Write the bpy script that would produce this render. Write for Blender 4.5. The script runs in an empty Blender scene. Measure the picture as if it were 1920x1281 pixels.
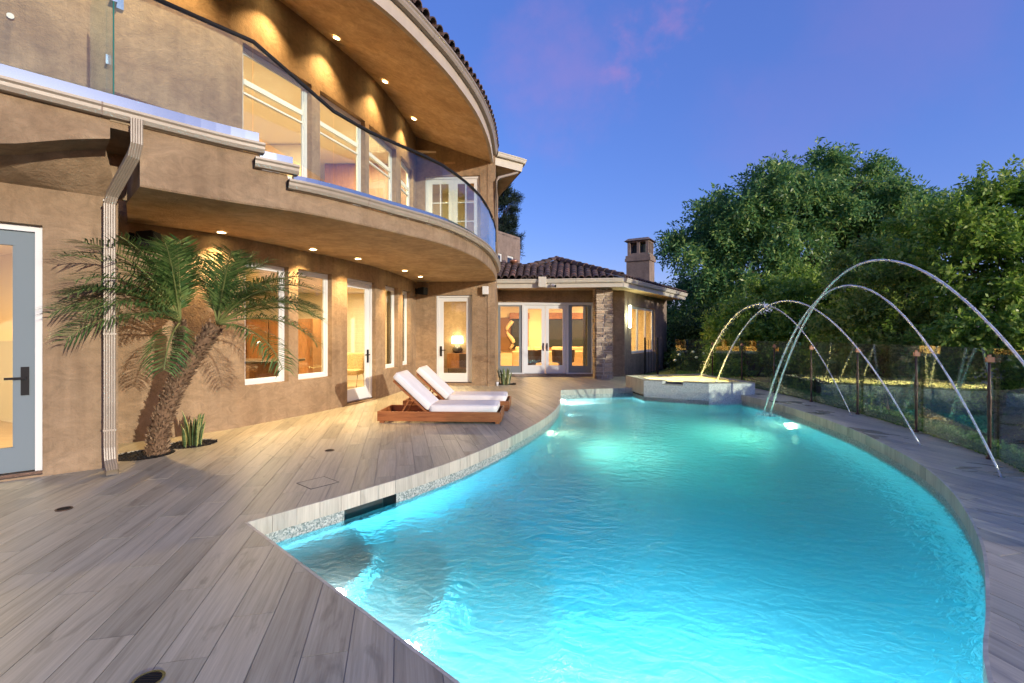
import bpy, bmesh, math, random
import numpy as np
from mathutils import Vector, Matrix
from mathutils.geometry import delaunay_2d_cdt, tessellate_polygon

R = math.radians
random.seed(7)
rng = np.random.default_rng(7)
S = bpy.context.scene
COL = S.collection

# ------------------------------------------------------------------ camera
cam_d = bpy.data.cameras.new('camera')
cam_d.lens = 36 * 900 / 1920
cam_d.sensor_width = 36
cam_d.sensor_fit = 'HORIZONTAL'
cam_d.shift_y = -12.5 / 1920
cam_d.clip_start = 0.05
cam_d.clip_end = 2000
cam = bpy.data.objects.new('camera', cam_d)
COL.objects.link(cam)
cam.location = (0, 0, 1.5)
cam.rotation_euler = (R(90), 0, 0)
S.camera = cam

# ------------------------------------------------------------------ sky, sun, exposure
SUN_AZ = R(135)          # clockwise from +Y: low light from behind and right of the camera
SUN_EL = R(9)
wd = bpy.data.worlds.new('World')
S.world = wd
wd.use_nodes = True
wn, wl = wd.node_tree.nodes, wd.node_tree.links
wn.clear()
w_out = wn.new('ShaderNodeOutputWorld')
w_bg = wn.new('ShaderNodeBackground')
w_bg.inputs[1].default_value = 0.15
sky = wn.new('ShaderNodeTexSky')
sky.sky_type = 'NISHITA'
sky.sun_disc = False
sky.sun_elevation = SUN_EL
sky.sun_rotation = SUN_AZ
sky.air_density = 1.0
sky.dust_density = 0.6
sky.ozone_density = 3.0
w_hsv = wn.new('ShaderNodeHueSaturation')
w_hsv.inputs['Saturation'].default_value = 1.22
w_hsv.inputs['Value'].default_value = 0.95
wl.new(sky.outputs[0], w_hsv.inputs['Color'])
w_tint = wn.new('ShaderNodeMix')
w_tint.data_type = 'RGBA'
w_tint.blend_type = 'MULTIPLY'
w_tint.inputs[0].default_value = 1
w_tint.inputs[7].default_value = (1.16, 0.85, 1.12, 1)
wl.new(w_hsv.outputs[0], w_tint.inputs[6])
# thin dusk clouds, wisps of noise in the sky direction
w_tc = wn.new('ShaderNodeTexCoord')
w_n = wn.new('ShaderNodeTexNoise')
w_n.inputs['Scale'].default_value = 9
w_n.inputs['Detail'].default_value = 5
w_n.inputs['Roughness'].default_value = 0.62
wl.new(w_tc.outputs['Generated'], w_n.inputs[0])
w_sub = wn.new('ShaderNodeVectorMath')
w_sub.operation = 'MULTIPLY_ADD'
wl.new(w_n.outputs['Color'], w_sub.inputs[0])
w_sub.inputs[1].default_value = (0.26, 0.26, 0.26)
wl.new(w_tc.outputs['Generated'], w_sub.inputs[2])
w_fac = None
for d_, rad, k_ in (((0.30, 0.88, 0.60), 0.075, 0.30), ((0.22, 0.93, 0.535), 0.07, 0.28), ((0.10, 0.96, 0.52), 0.17, 0.22), ((0.62, 0.72, 0.50), 0.22, 0.10), ((0.48, 0.88, 0.34), 0.18, 0.08), ((-0.6, 0.5, 0.65), 0.25, 0.15), ((0.9, -0.3, 0.4), 0.25, 0.15)):
    v_ = Vector(d_).normalized() + Vector((0.13, 0.13, 0.13))
    dn = wn.new('ShaderNodeVectorMath')
    dn.operation = 'DISTANCE'
    wl.new(w_sub.outputs[0], dn.inputs[0])
    dn.inputs[1].default_value = v_
    mr_ = wn.new('ShaderNodeMapRange')
    mr_.interpolation_type = 'SMOOTHSTEP'
    mr_.inputs[1].default_value = 0.0
    mr_.inputs[2].default_value = rad
    mr_.inputs[3].default_value = k_
    mr_.inputs[4].default_value = 0.0
    wl.new(dn.outputs['Value'], mr_.inputs[0])
    if w_fac is None:
        w_fac = mr_.outputs[0]
    else:
        ad_ = wn.new('ShaderNodeMath')
        ad_.operation = 'ADD'
        wl.new(w_fac, ad_.inputs[0])
        wl.new(mr_.outputs[0], ad_.inputs[1])
        w_fac = ad_.outputs[0]
w_mix = wn.new('ShaderNodeMix')
w_mix.data_type = 'RGBA'
wl.new(w_fac, w_mix.inputs[0])
w_even = wn.new('ShaderNodeMix')      # dusk: the upper air evens out the gradient
w_even.data_type = 'RGBA'
w_even.inputs[0].default_value = 0.62
wl.new(w_tint.outputs[2], w_even.inputs[6])
w_even.inputs[7].default_value = (0.25, 0.35, 1.16, 1)
wl.new(w_even.outputs[2], w_mix.inputs[6])
w_mix.inputs[7].default_value = (1.35, 0.62, 1.3, 1)
wl.new(w_mix.outputs[2], w_bg.inputs[0])
wl.new(w_bg.outputs[0], w_out.inputs[0])

sun_d = bpy.data.lights.new('sun', 'SUN')
sun_d.energy = 1.4
sun_d.angle = R(0.6)
sun_d.color = (1.0, 0.89, 0.72)
sun = bpy.data.objects.new('sun', sun_d)
COL.objects.link(sun)
sd = Vector((math.sin(SUN_AZ) * math.cos(SUN_EL), math.cos(SUN_AZ) * math.cos(SUN_EL), math.sin(SUN_EL)))
sun.rotation_euler = sd.to_track_quat('Z', 'Y').to_euler()
sun.location = (20, -14, 12)

S.view_settings.view_transform = 'Standard'
S.view_settings.look = 'None'
S.view_settings.gamma = 1
S.view_settings.use_curve_mapping = False
S.view_settings.exposure = 1.6
S.render.engine = 'CYCLES'
S.cycles.use_denoising = True
S.cycles.max_bounces = 10
S.cycles.transparent_max_bounces = 24
S.cycles.caustics_reflective = False
S.cycles.caustics_refractive = False
S.cycles.sample_clamp_indirect = 6

# ------------------------------------------------------------------ helpers: materials
def new_mat(name):
    m = bpy.data.materials.new(name)
    m.use_nodes = True
    nt = m.node_tree
    return m, nt, nt.nodes['Principled BSDF']

def node(nt, typ, **kw):
    n = nt.nodes.new(typ)
    for k, v in kw.items():
        if k.startswith('i_'):
            n.inputs[k[2:].replace('_', ' ')].default_value = v
        else:
            setattr(n, k, v)
    return n

def ramp(nt, fac, stops):
    r = nt.nodes.new('ShaderNodeValToRGB')
    e = r.color_ramp.elements
    e[0].position, e[0].color = stops[0][0], (*stops[0][1], 1)
    e[1].position, e[1].color = stops[-1][0], (*stops[-1][1], 1)
    for p, c in stops[1:-1]:
        x = e.new(p)
        x.color = (*c, 1)
    nt.links.new(fac, r.inputs[0])
    return r.outputs[0]

def mixc(nt, fac, a, b, mode='MIX'):
    m = nt.nodes.new('ShaderNodeMix')
    m.data_type = 'RGBA'
    m.blend_type = mode
    for k, v in ((0, fac), (6, a), (7, b)):
        if isinstance(v, (int, float)):
            m.inputs[k].default_value = v
        elif isinstance(v, tuple):
            m.inputs[k].default_value = (*v, 1)
        else:
            nt.links.new(v, m.inputs[k])
    return m.outputs[2]

def piece_random(nt, g):
    """a random number for each loose piece, whether it is an object or an island of one"""
    oi = nt.nodes.new('ShaderNodeObjectInfo')
    a = nt.nodes.new('ShaderNodeMath')
    a.operation = 'ADD'
    nt.links.new(g.outputs['Random Per Island'], a.inputs[0])
    nt.links.new(oi.outputs['Random'], a.inputs[1])
    f = nt.nodes.new('ShaderNodeMath')
    f.operation = 'FRACT'
    nt.links.new(a.outputs[0], f.inputs[0])
    return f.outputs[0]

def pos_coords(nt, scale=(1, 1, 1), rotz=0.0, jitter=False):
    g = nt.nodes.new('ShaderNodeNewGeometry')
    v = g.outputs['Position']
    mp = nt.nodes.new('ShaderNodeMapping')
    mp.inputs['Rotation'].default_value = (0, 0, rotz)
    nt.links.new(v, mp.inputs[0])
    mp2 = nt.nodes.new('ShaderNodeMapping')
    mp2.inputs['Scale'].default_value = scale
    nt.links.new(mp.outputs[0], mp2.inputs[0])
    out = mp2.outputs[0]
    if jitter:
        sc = nt.nodes.new('ShaderNodeMath')
        sc.operation = 'MULTIPLY'
        sc.inputs[1].default_value = 80
        nt.links.new(piece_random(nt, g), sc.inputs[0])
        ad = nt.nodes.new('ShaderNodeVectorMath')
        ad.operation = 'ADD'
        nt.links.new(out, ad.inputs[0])
        nt.links.new(sc.outputs[0], ad.inputs[1])
        out = ad.outputs[0]
    return out, g

def noise(nt, vec, scale, detail=5, rough=0.55, dist=0.0):
    n = nt.nodes.new('ShaderNodeTexNoise')
    n.inputs['Scale'].default_value = scale
    n.inputs['Detail'].default_value = detail
    n.inputs['Roughness'].default_value = rough
    n.inputs['Distortion'].default_value = dist
    if vec is not None:
        nt.links.new(vec, n.inputs['Vector'])
    return n.outputs[0]

def bump(nt, bsdf, h, strength=0.3, dist=0.02):
    b = nt.nodes.new('ShaderNodeBump')
    b.inputs['Strength'].default_value = strength
    b.inputs['Distance'].default_value = dist
    nt.links.new(h, b.inputs['Height'])
    nt.links.new(b.outputs[0], bsdf.inputs['Normal'])

def plain(name, col, rough=0.5, metal=0.0, spec=0.5, var=0.0, vscale=6.0):
    m, nt, b = new_mat(name)
    b.inputs['Roughness'].default_value = rough
    b.inputs['Metallic'].default_value = metal
    b.inputs['Specular IOR Level'].default_value = spec
    if var:
        v, g = pos_coords(nt)
        n = noise(nt, v, vscale)
        lo = tuple(c * (1 - var) for c in col)
        hi = tuple(min(1, c * (1 + var)) for c in col)
        nt.links.new(ramp(nt, n, [(0.3, lo), (0.7, hi)]), b.inputs['Base Color'])
        bump(nt, b, noise(nt, v, vscale * 9), 0.12, 0.01)
    else:
        b.inputs['Base Color'].default_value = (*col, 1)
    return m

def stucco_mat(name, a, b_, c):
    m, nt, b = new_mat(name)
    v, g = pos_coords(nt)
    n1 = noise(nt, v, 1.3, 7, 0.62, 0.5)
    n2 = noise(nt, pos_coords(nt, (1, 1, 1.5))[0], 4.2, 8, 0.66, 1.6)
    n3 = noise(nt, v, 3.4, 8, 0.7, 1.5)
    base = ramp(nt, n1, [(0.32, a), (0.52, b_), (0.7, c)])
    base = mixc(nt, 0.45, base, ramp(nt, n2, [(0.33, (0.3, 0.3, 0.3)), (0.67, (0.7, 0.7, 0.7))]), 'OVERLAY')
    st = noise(nt, pos_coords(nt, (5, 5, .35))[0], 1.0, 5, 0.6, 0.3)
    base = mixc(nt, 1.0, base, ramp(nt, st, [(0.33, (0.84, 0.83, 0.82)), (0.5, (1, 1, 1)), (0.72, (1.07, 1.07, 1.07))]), 'MULTIPLY')
    scuff = node(nt, 'ShaderNodeMapRange', interpolation_type='SMOOTHSTEP')
    scuff.inputs[1].default_value = 0.64
    scuff.inputs[2].default_value = 0.74
    scuff.inputs[4].default_value = 0.35
    nt.links.new(n3, scuff.inputs[0])
    base = mixc(nt, scuff.outputs[0], base, tuple(x * 1.35 for x in c))
    nt.links.new(base, b.inputs['Base Color'])
    b.inputs['Roughness'].default_value = 0.8
    b.inputs['Specular IOR Level'].default_value = 0.25
    ad = node(nt, 'ShaderNodeMath', operation='ADD')
    nt.links.new(noise(nt, v, 7, 7, 0.65, 1.2), ad.inputs[0])
    nt.links.new(noise(nt, v, 45, 4), ad.inputs[1])
    bump(nt, b, ad.outputs[0], 0.45, 0.025)
    return m

def glass_mat(name, tint=(1, 1, 1), refl=1.0):
    m = bpy.data.materials.new(name)
    m.use_nodes = True
    nt = m.node_tree
    nt.nodes.clear()
    o = nt.nodes.new('ShaderNodeOutputMaterial')
    t = nt.nodes.new('ShaderNodeBsdfTransparent')
    t.inputs[0].default_value = (*tint, 1)
    g = nt.nodes.new('ShaderNodeBsdfGlossy')
    g.inputs['Roughness'].default_value = 0.0
    g.inputs['Color'].default_value = (0.95, 1, 1, 1)
    f = nt.nodes.new('ShaderNodeFresnel')
    ge = nt.nodes.new('ShaderNodeNewGeometry')
    mr = node(nt, 'ShaderNodeMapRange')      # same reflectance on the inner face of the pane
    mr.inputs[3].default_value = 1.5
    mr.inputs[4].default_value = 1 / 1.5
    nt.links.new(ge.outputs['Backfacing'], mr.inputs[0])
    nt.links.new(mr.outputs[0], f.inputs[0])
    k = node(nt, 'ShaderNodeMath', operation='MULTIPLY', use_clamp=True)
    k.inputs[1].default_value = refl
    nt.links.new(f.outputs[0], k.inputs[0])
    x = nt.nodes.new('ShaderNodeMixShader')
    nt.links.new(k.outputs[0], x.inputs[0])
    nt.links.new(t.outputs[0], x.inputs[1])
    nt.links.new(g.outputs[0], x.inputs[2])
    nt.links.new(x.outputs[0], o.inputs[0])
    return m

def emit_mat(name, col, st):
    m, nt, b = new_mat(name)
    b.inputs['Base Color'].default_value = (*col, 1)
    b.inputs['Emission Color'].default_value = (*col, 1)
    b.inputs['Emission Strength'].default_value = st
    return m

def leaf_mat(name, lo, mid, hi, rough=0.5, trans=0.25):
    m, nt, b = new_mat(name)
    g = nt.nodes.new('ShaderNodeNewGeometry')
    oi = nt.nodes.new('ShaderNodeObjectInfo')
    c = ramp(nt, g.outputs['Random Per Island'], [(0.0, lo), (0.55, mid), (1.0, hi)])
    nt.links.new(c, b.inputs['Base Color'])
    b.inputs['Roughness'].default_value = rough
    b.inputs['Specular IOR Level'].default_value = 0.35
    tr = nt.nodes.new('ShaderNodeBsdfTranslucent')
    nt.links.new(c, tr.inputs[0])
    x = nt.nodes.new('ShaderNodeMixShader')
    x.inputs[0].default_value = trans
    nt.links.new(b.outputs[0], x.inputs[1])
    nt.links.new(tr.outputs[0], x.inputs[2])
    nt.links.new(x.outputs[0], nt.nodes['Material Output'].inputs[0])
    return m

PLANK_A = math.atan2(0.9726, -0.2325)

def plank_mat(name, rot=-PLANK_A, dark=(0.25, 0.235, 0.185), mid=(0.39, 0.37, 0.287), light=(0.48, 0.46, 0.365), rough=0.42, damp=False):
    m, nt, b = new_mat(name)
    v, g = pos_coords(nt, (0.55, 9, 1), rot, True)
    n1 = noise(nt, v, 1.6, 8, 0.62, 0.6)
    v2, _ = pos_coords(nt, (1.2, 40, 1), rot, True)
    n2 = noise(nt, v2, 2.0, 6, 0.7, 0.3)
    v3, _ = pos_coords(nt, (0.9, 3.2, 1), rot, True)
    n3 = noise(nt, v3, 1.5, 5, 0.55, 1.5)
    c = ramp(nt, n1, [(0.25, dark), (0.46, mid), (0.75, light)])
    c = mixc(nt, 0.45, c, ramp(nt, n2, [(0.3, (0.3, 0.3, 0.3)), (0.7, (0.68, 0.68, 0.68))]), 'OVERLAY')
    kn = node(nt, 'ShaderNodeMapRange', interpolation_type='SMOOTHSTEP')
    kn.inputs[1].default_value = 0.58
    kn.inputs[2].default_value = 0.7
    kn.inputs[4].default_value = 0.45
    nt.links.new(n3, kn.inputs[0])
    c = mixc(nt, kn.outputs[0], c, tuple(x * 0.62 for x in dark))
    pr = ramp(nt, piece_random(nt, g), [(0, (0.80, 0.80, 0.80)), (0.5, (1.0, 0.99, 0.97)), (1, (1.14, 1.11, 1.08))])
    c = mixc(nt, 1.0, c, pr, 'MULTIPLY')
    if damp:
        vv, _ = pos_coords(nt, (0.9, 1.4, 1), 0.5)
        w = node(nt, 'ShaderNodeMapRange', interpolation_type='SMOOTHSTEP')
        w.inputs[1].default_value = 0.52
        w.inputs[2].default_value = 0.64
        nt.links.new(noise(nt, vv, 0.9, 4, 0.6, 0.8), w.inputs[0])
        c = mixc(nt, w.outputs[0], c, mixc(nt, 1.0, c, (0.78, 0.78, 0.78), 'MULTIPLY'))
        rr = node(nt, 'ShaderNodeMapRange')
        rr.inputs[3].default_value = rough
        rr.inputs[4].default_value = 0.12
        nt.links.new(w.outputs[0], rr.inputs[0])
        nt.links.new(rr.outputs[0], b.inputs['Roughness'])
    else:
        b.inputs['Roughness'].default_value = rough
    nt.links.new(c, b.inputs['Base Color'])
    b.inputs['Specular IOR Level'].default_value = 0.4
    bump(nt, b, n2, 0.12, 0.004)
    return m

def pebble_mat(name, cols, scale=55):
    m, nt, b = new_mat(name)
    v, g = pos_coords(nt)
    vo = node(nt, 'ShaderNodeTexVoronoi')
    vo.inputs['Scale'].default_value = scale
    nt.links.new(v, vo.inputs['Vector'])
    sep = nt.nodes.new('ShaderNodeSeparateColor')
    nt.links.new(vo.outputs['Color'], sep.inputs[0])
    c = ramp(nt, sep.outputs[0], [(0.0, cols[0]), (0.45, cols[1]), (1.0, cols[2])])
    nt.links.new(c, b.inputs['Base Color'])
    b.inputs['Roughness'].default_value = 0.3
    bump(nt, b, vo.outputs['Distance'], 0.4, -0.01)
    return m

def wood_mat(name, dark, light, scale=(1, 14, 14)):
    m, nt, b = new_mat(name)
    v, g = pos_coords(nt, scale, 0, True)
    n = noise(nt, v, 2.0, 7, 0.6, 0.8)
    nt.links.new(ramp(nt, n, [(0.3, dark), (0.7, light)]), b.inputs['Base Color'])
    b.inputs['Roughness'].default_value = 0.45
    bump(nt, b, n, 0.1, 0.004)
    return m

MT = {}
MT['stucco'] = stucco_mat('tan_stucco', (0.225, 0.155, 0.094), (0.275, 0.197, 0.122), (0.315, 0.23, 0.148))
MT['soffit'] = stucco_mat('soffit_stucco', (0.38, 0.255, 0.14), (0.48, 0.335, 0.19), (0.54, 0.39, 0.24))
MT['grey_stucco'] = stucco_mat('taupe_stucco', (0.20, 0.155, 0.13), (0.235, 0.185, 0.155), (0.27, 0.21, 0.18))
MT['trim'] = plain('cream_trim', (0.50, 0.47, 0.39), 0.5, var=0.06)
MT['gutter'] = plain('beige_gutter', (0.30, 0.255, 0.20), 0.4, var=0.07)
MT['plaster_trim'] = plain('plaster_trim', (0.44, 0.38, 0.31), 0.7, var=0.1, vscale=3)
MT['white'] = plain('white_paint', (0.62, 0.645, 0.66), 0.5, 0, 0.25)
MT['screen'] = plain('grey_screen', (0.17, 0.20, 0.22), 0.5)
MT['greydoor'] = plain('blue_grey_paint', (0.17, 0.215, 0.245), 0.7, 0, 0.12)
MT['black'] = plain('black_metal', (0.015, 0.015, 0.017), 0.6, 0, 0.12)
MT['chrome'] = plain('brushed_steel', (0.62, 0.64, 0.66), 0.22, 1.0)
MT['shoe'] = plain('satin_aluminium', (0.30, 0.37, 0.46), 0.15, 0.8)  # bluish tint put into the metal for the reflected sky
MT['bronze'] = plain('weathered_bronze', (0.085, 0.05, 0.038), 0.45, 0.5, var=0.35, vscale=25)
MT['copper'] = plain('copper_bracket', (0.42, 0.21, 0.14), 0.4, 0.6)
MT['glass'] = glass_mat('window_glass', (0.96, 0.98, 0.97), 1.0)
MT['rail_glass'] = glass_mat('balustrade_glass', (0.88, 0.95, 0.94), 0.9)
MT['fence_glass'] = glass_mat('fence_glass', (0.85, 0.93, 0.91), 1.1)
MT['glass_edge'] = plain('green_glass_edge', (0.02, 0.14, 0.12), 0.1)
MT['plank'] = plank_mat('wood_look_plank')
MT['plank_damp'] = plank_mat('damp_wood_look_plank', dark=(0.30, 0.28, 0.245), mid=(0.50, 0.46, 0.35), light=(0.60, 0.56, 0.44), damp=True)
MT['grout'] = plain('grout', (0.36, 0.34, 0.31), 0.9)
MT['coping'] = plank_mat('coping_plank', rot=0, dark=(0.34, 0.33, 0.28), mid=(0.46, 0.45, 0.39), light=(0.56, 0.55, 0.48))
MT['pebble'] = pebble_mat('waterline_pebble', ((0.13, 0.18, 0.175), (0.30, 0.355, 0.34), (0.54, 0.585, 0.56)), 75)
MT['spa_pebble'] = pebble_mat('spa_pebble', ((0.5, 0.53, 0.48), (0.68, 0.70, 0.64), (0.84, 0.85, 0.78)), 70)
MT['plaster'] = plain('pool_plaster', (0.80, 0.89, 0.92), 0.7, var=0.06, vscale=3)
MT['step'] = plain('step_plaster', (0.72, 0.76, 0.74), 0.7, var=0.08, vscale=20)
MT['dark'] = plain('dark_void', (0.02, 0.03, 0.032), 0.8)
MT['teak'] = wood_mat('teak', (0.20, 0.062, 0.018), (0.40, 0.155, 0.05))
MT['cushion'] = plain('white_canvas', (0.74, 0.73, 0.72), 0.85, var=0.05, vscale=5)
MT['mulch'] = plain('black_mulch', (0.012, 0.011, 0.01), 0.9, var=0.6, vscale=40)
MT['soil'] = plain('dark_hillside_soil', (0.045, 0.045, 0.025), 0.95, var=0.5, vscale=1.5)
MT['lawn'] = plain('lawn_green', (0.05, 0.09, 0.025), 0.95, var=0.4, vscale=4)
MT['mortar'] = plain('pale_mortar', (0.72, 0.65, 0.54), 0.9, var=0.12, vscale=20)
MT['roof_base'] = plain('roof_underlay', (0.03, 0.022, 0.02), 0.9)
MT['cream'] = plain('cream_room_paint', (0.76, 0.68, 0.52), 0.7)
MT['room_floor'] = wood_mat('pale_oak_floor', (0.45, 0.32, 0.17), (0.58, 0.43, 0.25), (1, 8, 1))
MT['cabinet'] = wood_mat('brown_cabinet_wood', (0.19, 0.085, 0.03), (0.30, 0.145, 0.055), (8, 8, 1))
MT['counter'] = plain('dark_counter', (0.10, 0.075, 0.05), 0.25, var=0.3, vscale=14)
MT['curtain'] = plain('olive_sheer_curtain', (0.34, 0.30, 0.15), 0.9, var=0.1)
MT['sofa'] = plain('cream_upholstery', (0.62, 0.47, 0.29), 0.9, var=0.06)
MT['brown_chair'] = plain('dark_brown_leather', (0.055, 0.03, 0.015), 0.5)
MT['fur'] = plain('shaggy_tan_fleece', (0.50, 0.36, 0.17), 0.95, var=0.35, vscale=30)
MT['walnut'] = wood_mat('walnut', (0.22, 0.09, 0.025), (0.34, 0.15, 0.05), (8, 8, 2))
MT['lamp_glow'] = emit_mat('lamp_shade_glow', (1.0, 0.78, 0.42), 6.0)
MT['can_glow'] = emit_mat('downlight_glow', (1.0, 0.74, 0.34), 14.0)
MT['sconce_glow'] = emit_mat('sconce_glow', (0.92, 1.0, 0.62), 7.0)
MT['pool_glow'] = emit_mat('pool_lamp_glow', (1.0, 0.86, 0.55), 3.0)
MT['ceramic'] = plain('dark_ceramic', (0.06, 0.05, 0.04), 0.25)
MT['paper'] = plain('paper_white', (0.7, 0.66, 0.56), 0.8)
MT['art_a'] = plain('art_brown', (0.22, 0.12, 0.05), 0.8)
MT['art_b'] = plain('art_pale', (0.75, 0.62, 0.42), 0.8)
MT['blue_grey'] = plain('slate_wall', (0.10, 0.15, 0.19), 0.7)
MT['palm_leaf'] = leaf_mat('palm_leaf', (0.045, 0.105, 0.03), (0.095, 0.185, 0.05), (0.2, 0.29, 0.09), 0.36, 0.3)
MT['rachis'] = plain('palm_rachis', (0.16, 0.19, 0.06), 0.5)
MT['trunk'] = plain('palm_trunk_fibre', (0.17, 0.105, 0.06), 0.95, var=0.4, vscale=30)
MT['husk'] = leaf_mat('palm_husk', (0.07, 0.04, 0.024), (0.17, 0.11, 0.065), (0.33, 0.235, 0.15), 0.9, 0.05)
MT['bark'] = plain('tree_bark', (0.075, 0.05, 0.036), 0.9, var=0.3, vscale=8)
MT['tree_leaf'] = leaf_mat('pinnate_leaf', (0.055, 0.15, 0.06), (0.135, 0.30, 0.09), (0.38, 0.5, 0.13), 0.38, 0.45)
MT['bush_leaf'] = leaf_mat('shrub_leaf', (0.09, 0.19, 0.03), (0.22, 0.37, 0.05), (0.42, 0.52, 0.11), 0.38, 0.45)
MT['olive_leaf'] = leaf_mat('yellow_green_leaf', (0.11, 0.2, 0.03), (0.26, 0.36, 0.06), (0.45, 0.48, 0.13), 0.45, 0.4)
MT['dark_leaf'] = leaf_mat('dark_leaf', (0.018, 0.05, 0.02), (0.045, 0.1, 0.034), (0.09, 0.15, 0.05), 0.5, 0.3)
MT['pale_leaf'] = leaf_mat('silvery_leaf', (0.05, 0.085, 0.05), (0.09, 0.135, 0.085), (0.15, 0.2, 0.12), 0.6)
MT['pine_leaf'] = leaf_mat('pine_needles', (0.006, 0.016, 0.011), (0.013, 0.03, 0.018), (0.022, 0.045, 0.025), 0.7, 0.1)
MT['cover_leaf'] = leaf_mat('ground_cover_leaf', (0.06, 0.15, 0.03), (0.12, 0.27, 0.045), (0.24, 0.40, 0.09), 0.5, 0.4)
MT['petal'] = plain('white_petal', (0.8, 0.78, 0.72), 0.7)

def tile_mat():
    m, nt, b = new_mat('clay_roof_tile')
    g = nt.nodes.new('ShaderNodeNewGeometry')
    oi = nt.nodes.new('ShaderNodeObjectInfo')
    ad = node(nt, 'ShaderNodeMath', operation='ADD')
    nt.links.new(g.outputs['Random Per Island'], ad.inputs[0])
    nt.links.new(oi.outputs['Random'], ad.inputs[1])
    fr = node(nt, 'ShaderNodeMath', operation='FRACT')
    nt.links.new(ad.outputs[0], fr.inputs[0])
    c = ramp(nt, fr.outputs[0], [(0, (0.055, 0.038, 0.034)), (0.5, (0.10, 0.065, 0.055)), (0.85, (0.15, 0.095, 0.075)), (1, (0.24, 0.11, 0.07))])
    v, _ = pos_coords(nt)
    c = mixc(nt, 0.6, c, ramp(nt, noise(nt, v, 14, 5), [(0.3, (0.3, 0.3, 0.3)), (0.7, (0.7, 0.7, 0.7))]), 'OVERLAY')
    nt.links.new(c, b.inputs['Base Color'])
    b.inputs['Roughness'].default_value = 0.75
    return m
MT['roof_tile'] = tile_mat()

def stone_mat():
    m, nt, b = new_mat('ledge_stone')
    oi = nt.nodes.new('ShaderNodeObjectInfo')
    c = ramp(nt, oi.outputs['Random'], [(0, (0.21, 0.165, 0.12)), (0.35, (0.32, 0.255, 0.185)), (0.7, (0.42, 0.335, 0.24)), (1, (0.46, 0.34, 0.22))])
    v, _ = pos_coords(nt)
    n = noise(nt, v, 20, 7, 0.65)
    c = mixc(nt, 0.7, c, ramp(nt, n, [(0.3, (0.28, 0.28, 0.28)), (0.7, (0.72, 0.72, 0.72))]), 'OVERLAY')
    nt.links.new(c, b.inputs['Base Color'])
    b.inputs['Roughness'].default_value = 0.85
    bump(nt, b, n, 0.5, 0.02)
    return m
MT['stone'] = stone_mat()

def snake_mat():
    m, nt, b = new_mat('snake_plant_leaf')
    tc = nt.nodes.new('ShaderNodeTexCoord')
    w = node(nt, 'ShaderNodeTexNoise')
    mp = nt.nodes.new('ShaderNodeMapping')
    mp.inputs['Scale'].default_value = (6, 6, 45)
    nt.links.new(tc.outputs['Object'], mp.inputs[0])
    nt.links.new(mp.outputs[0], w.inputs['Vector'])
    w.inputs['Scale'].default_value = 1.0
    c = ramp(nt, w.outputs[0], [(0.38, (0.03, 0.07, 0.025)), (0.6, (0.11, 0.17, 0.07))])
    nt.links.new(c, b.inputs['Base Color'])
    b.inputs['Roughness'].default_value = 0.35
    return m
MT['snake'] = snake_mat()
MT['snake_edge'] = plain('snake_plant_edge', (0.42, 0.40, 0.13), 0.4)

def water_mat(name, absorb, density, wave=(0.35, 0.02), scale=4.0, cloud=0.0):
    m = bpy.data.materials.new(name)
    m.use_nodes = True
    nt = m.node_tree
    nt.nodes.clear()
    o = nt.nodes.new('ShaderNodeOutputMaterial')
    g = nt.nodes.new('ShaderNodeBsdfGlass')
    g.inputs['IOR'].default_value = 1.333
    g.inputs['Roughness'].default_value = 0.0
    v, _ = pos_coords(nt, (0.8, 1.5, 1), 0.35)
    n1 = noise(nt, v, scale, 4, 0.5, 0.8)
    v2, _ = pos_coords(nt, (1, 1.4, 1), -0.5)
    n2 = noise(nt, v2, scale * 2.3, 3, 0.5, 1.0)
    ad = node(nt, 'ShaderNodeMath', operation='MULTIPLY_ADD')
    ad.inputs[1].default_value = 0.45
    nt.links.new(n2, ad.inputs[0])
    nt.links.new(n1, ad.inputs[2])
    bp = nt.nodes.new('ShaderNodeBump')
    bp.inputs['Strength'].default_value = wave[0]
    bp.inputs['Distance'].default_value = wave[1]
    nt.links.new(ad.outputs[0], bp.inputs['Height'])
    nt.links.new(bp.outputs[0], g.inputs['Normal'])
    tp = nt.nodes.new('ShaderNodeBsdfTransparent')
    mx = nt.nodes.new('ShaderNodeMixShader')
    mx.inputs[0].default_value = 0.04
    nt.links.new(g.outputs[0], mx.inputs[1])
    nt.links.new(tp.outputs[0], mx.inputs[2])
    nt.links.new(mx.outputs[0], o.inputs['Surface'])
    a = nt.nodes.new('ShaderNodeVolumeAbsorption')
    a.inputs[0].default_value = (*absorb, 1)
    a.inputs[1].default_value = density
    if cloud:
        sc = nt.nodes.new('ShaderNodeVolumeScatter')
        sc.inputs['Color'].default_value = (0.55, 0.92, 1.0, 1)
        sc.inputs['Density'].default_value = cloud
        av = nt.nodes.new('ShaderNodeAddShader')
        nt.links.new(a.outputs[0], av.inputs[0])
        nt.links.new(sc.outputs[0], av.inputs[1])
        nt.links.new(av.outputs[0], o.inputs['Volume'])
    else:
        nt.links.new(a.outputs[0], o.inputs['Volume'])
    return m
MT['water'] = water_mat('pool_water', (0.03, 0.83, 0.94), 0.58, (0.8, 0.06), 4.6, 0.05)
MT['spa_water'] = water_mat('spa_water', (0.75, 0.9, 0.6), 0.2, (0.3, 0.02), 5.0)

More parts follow.
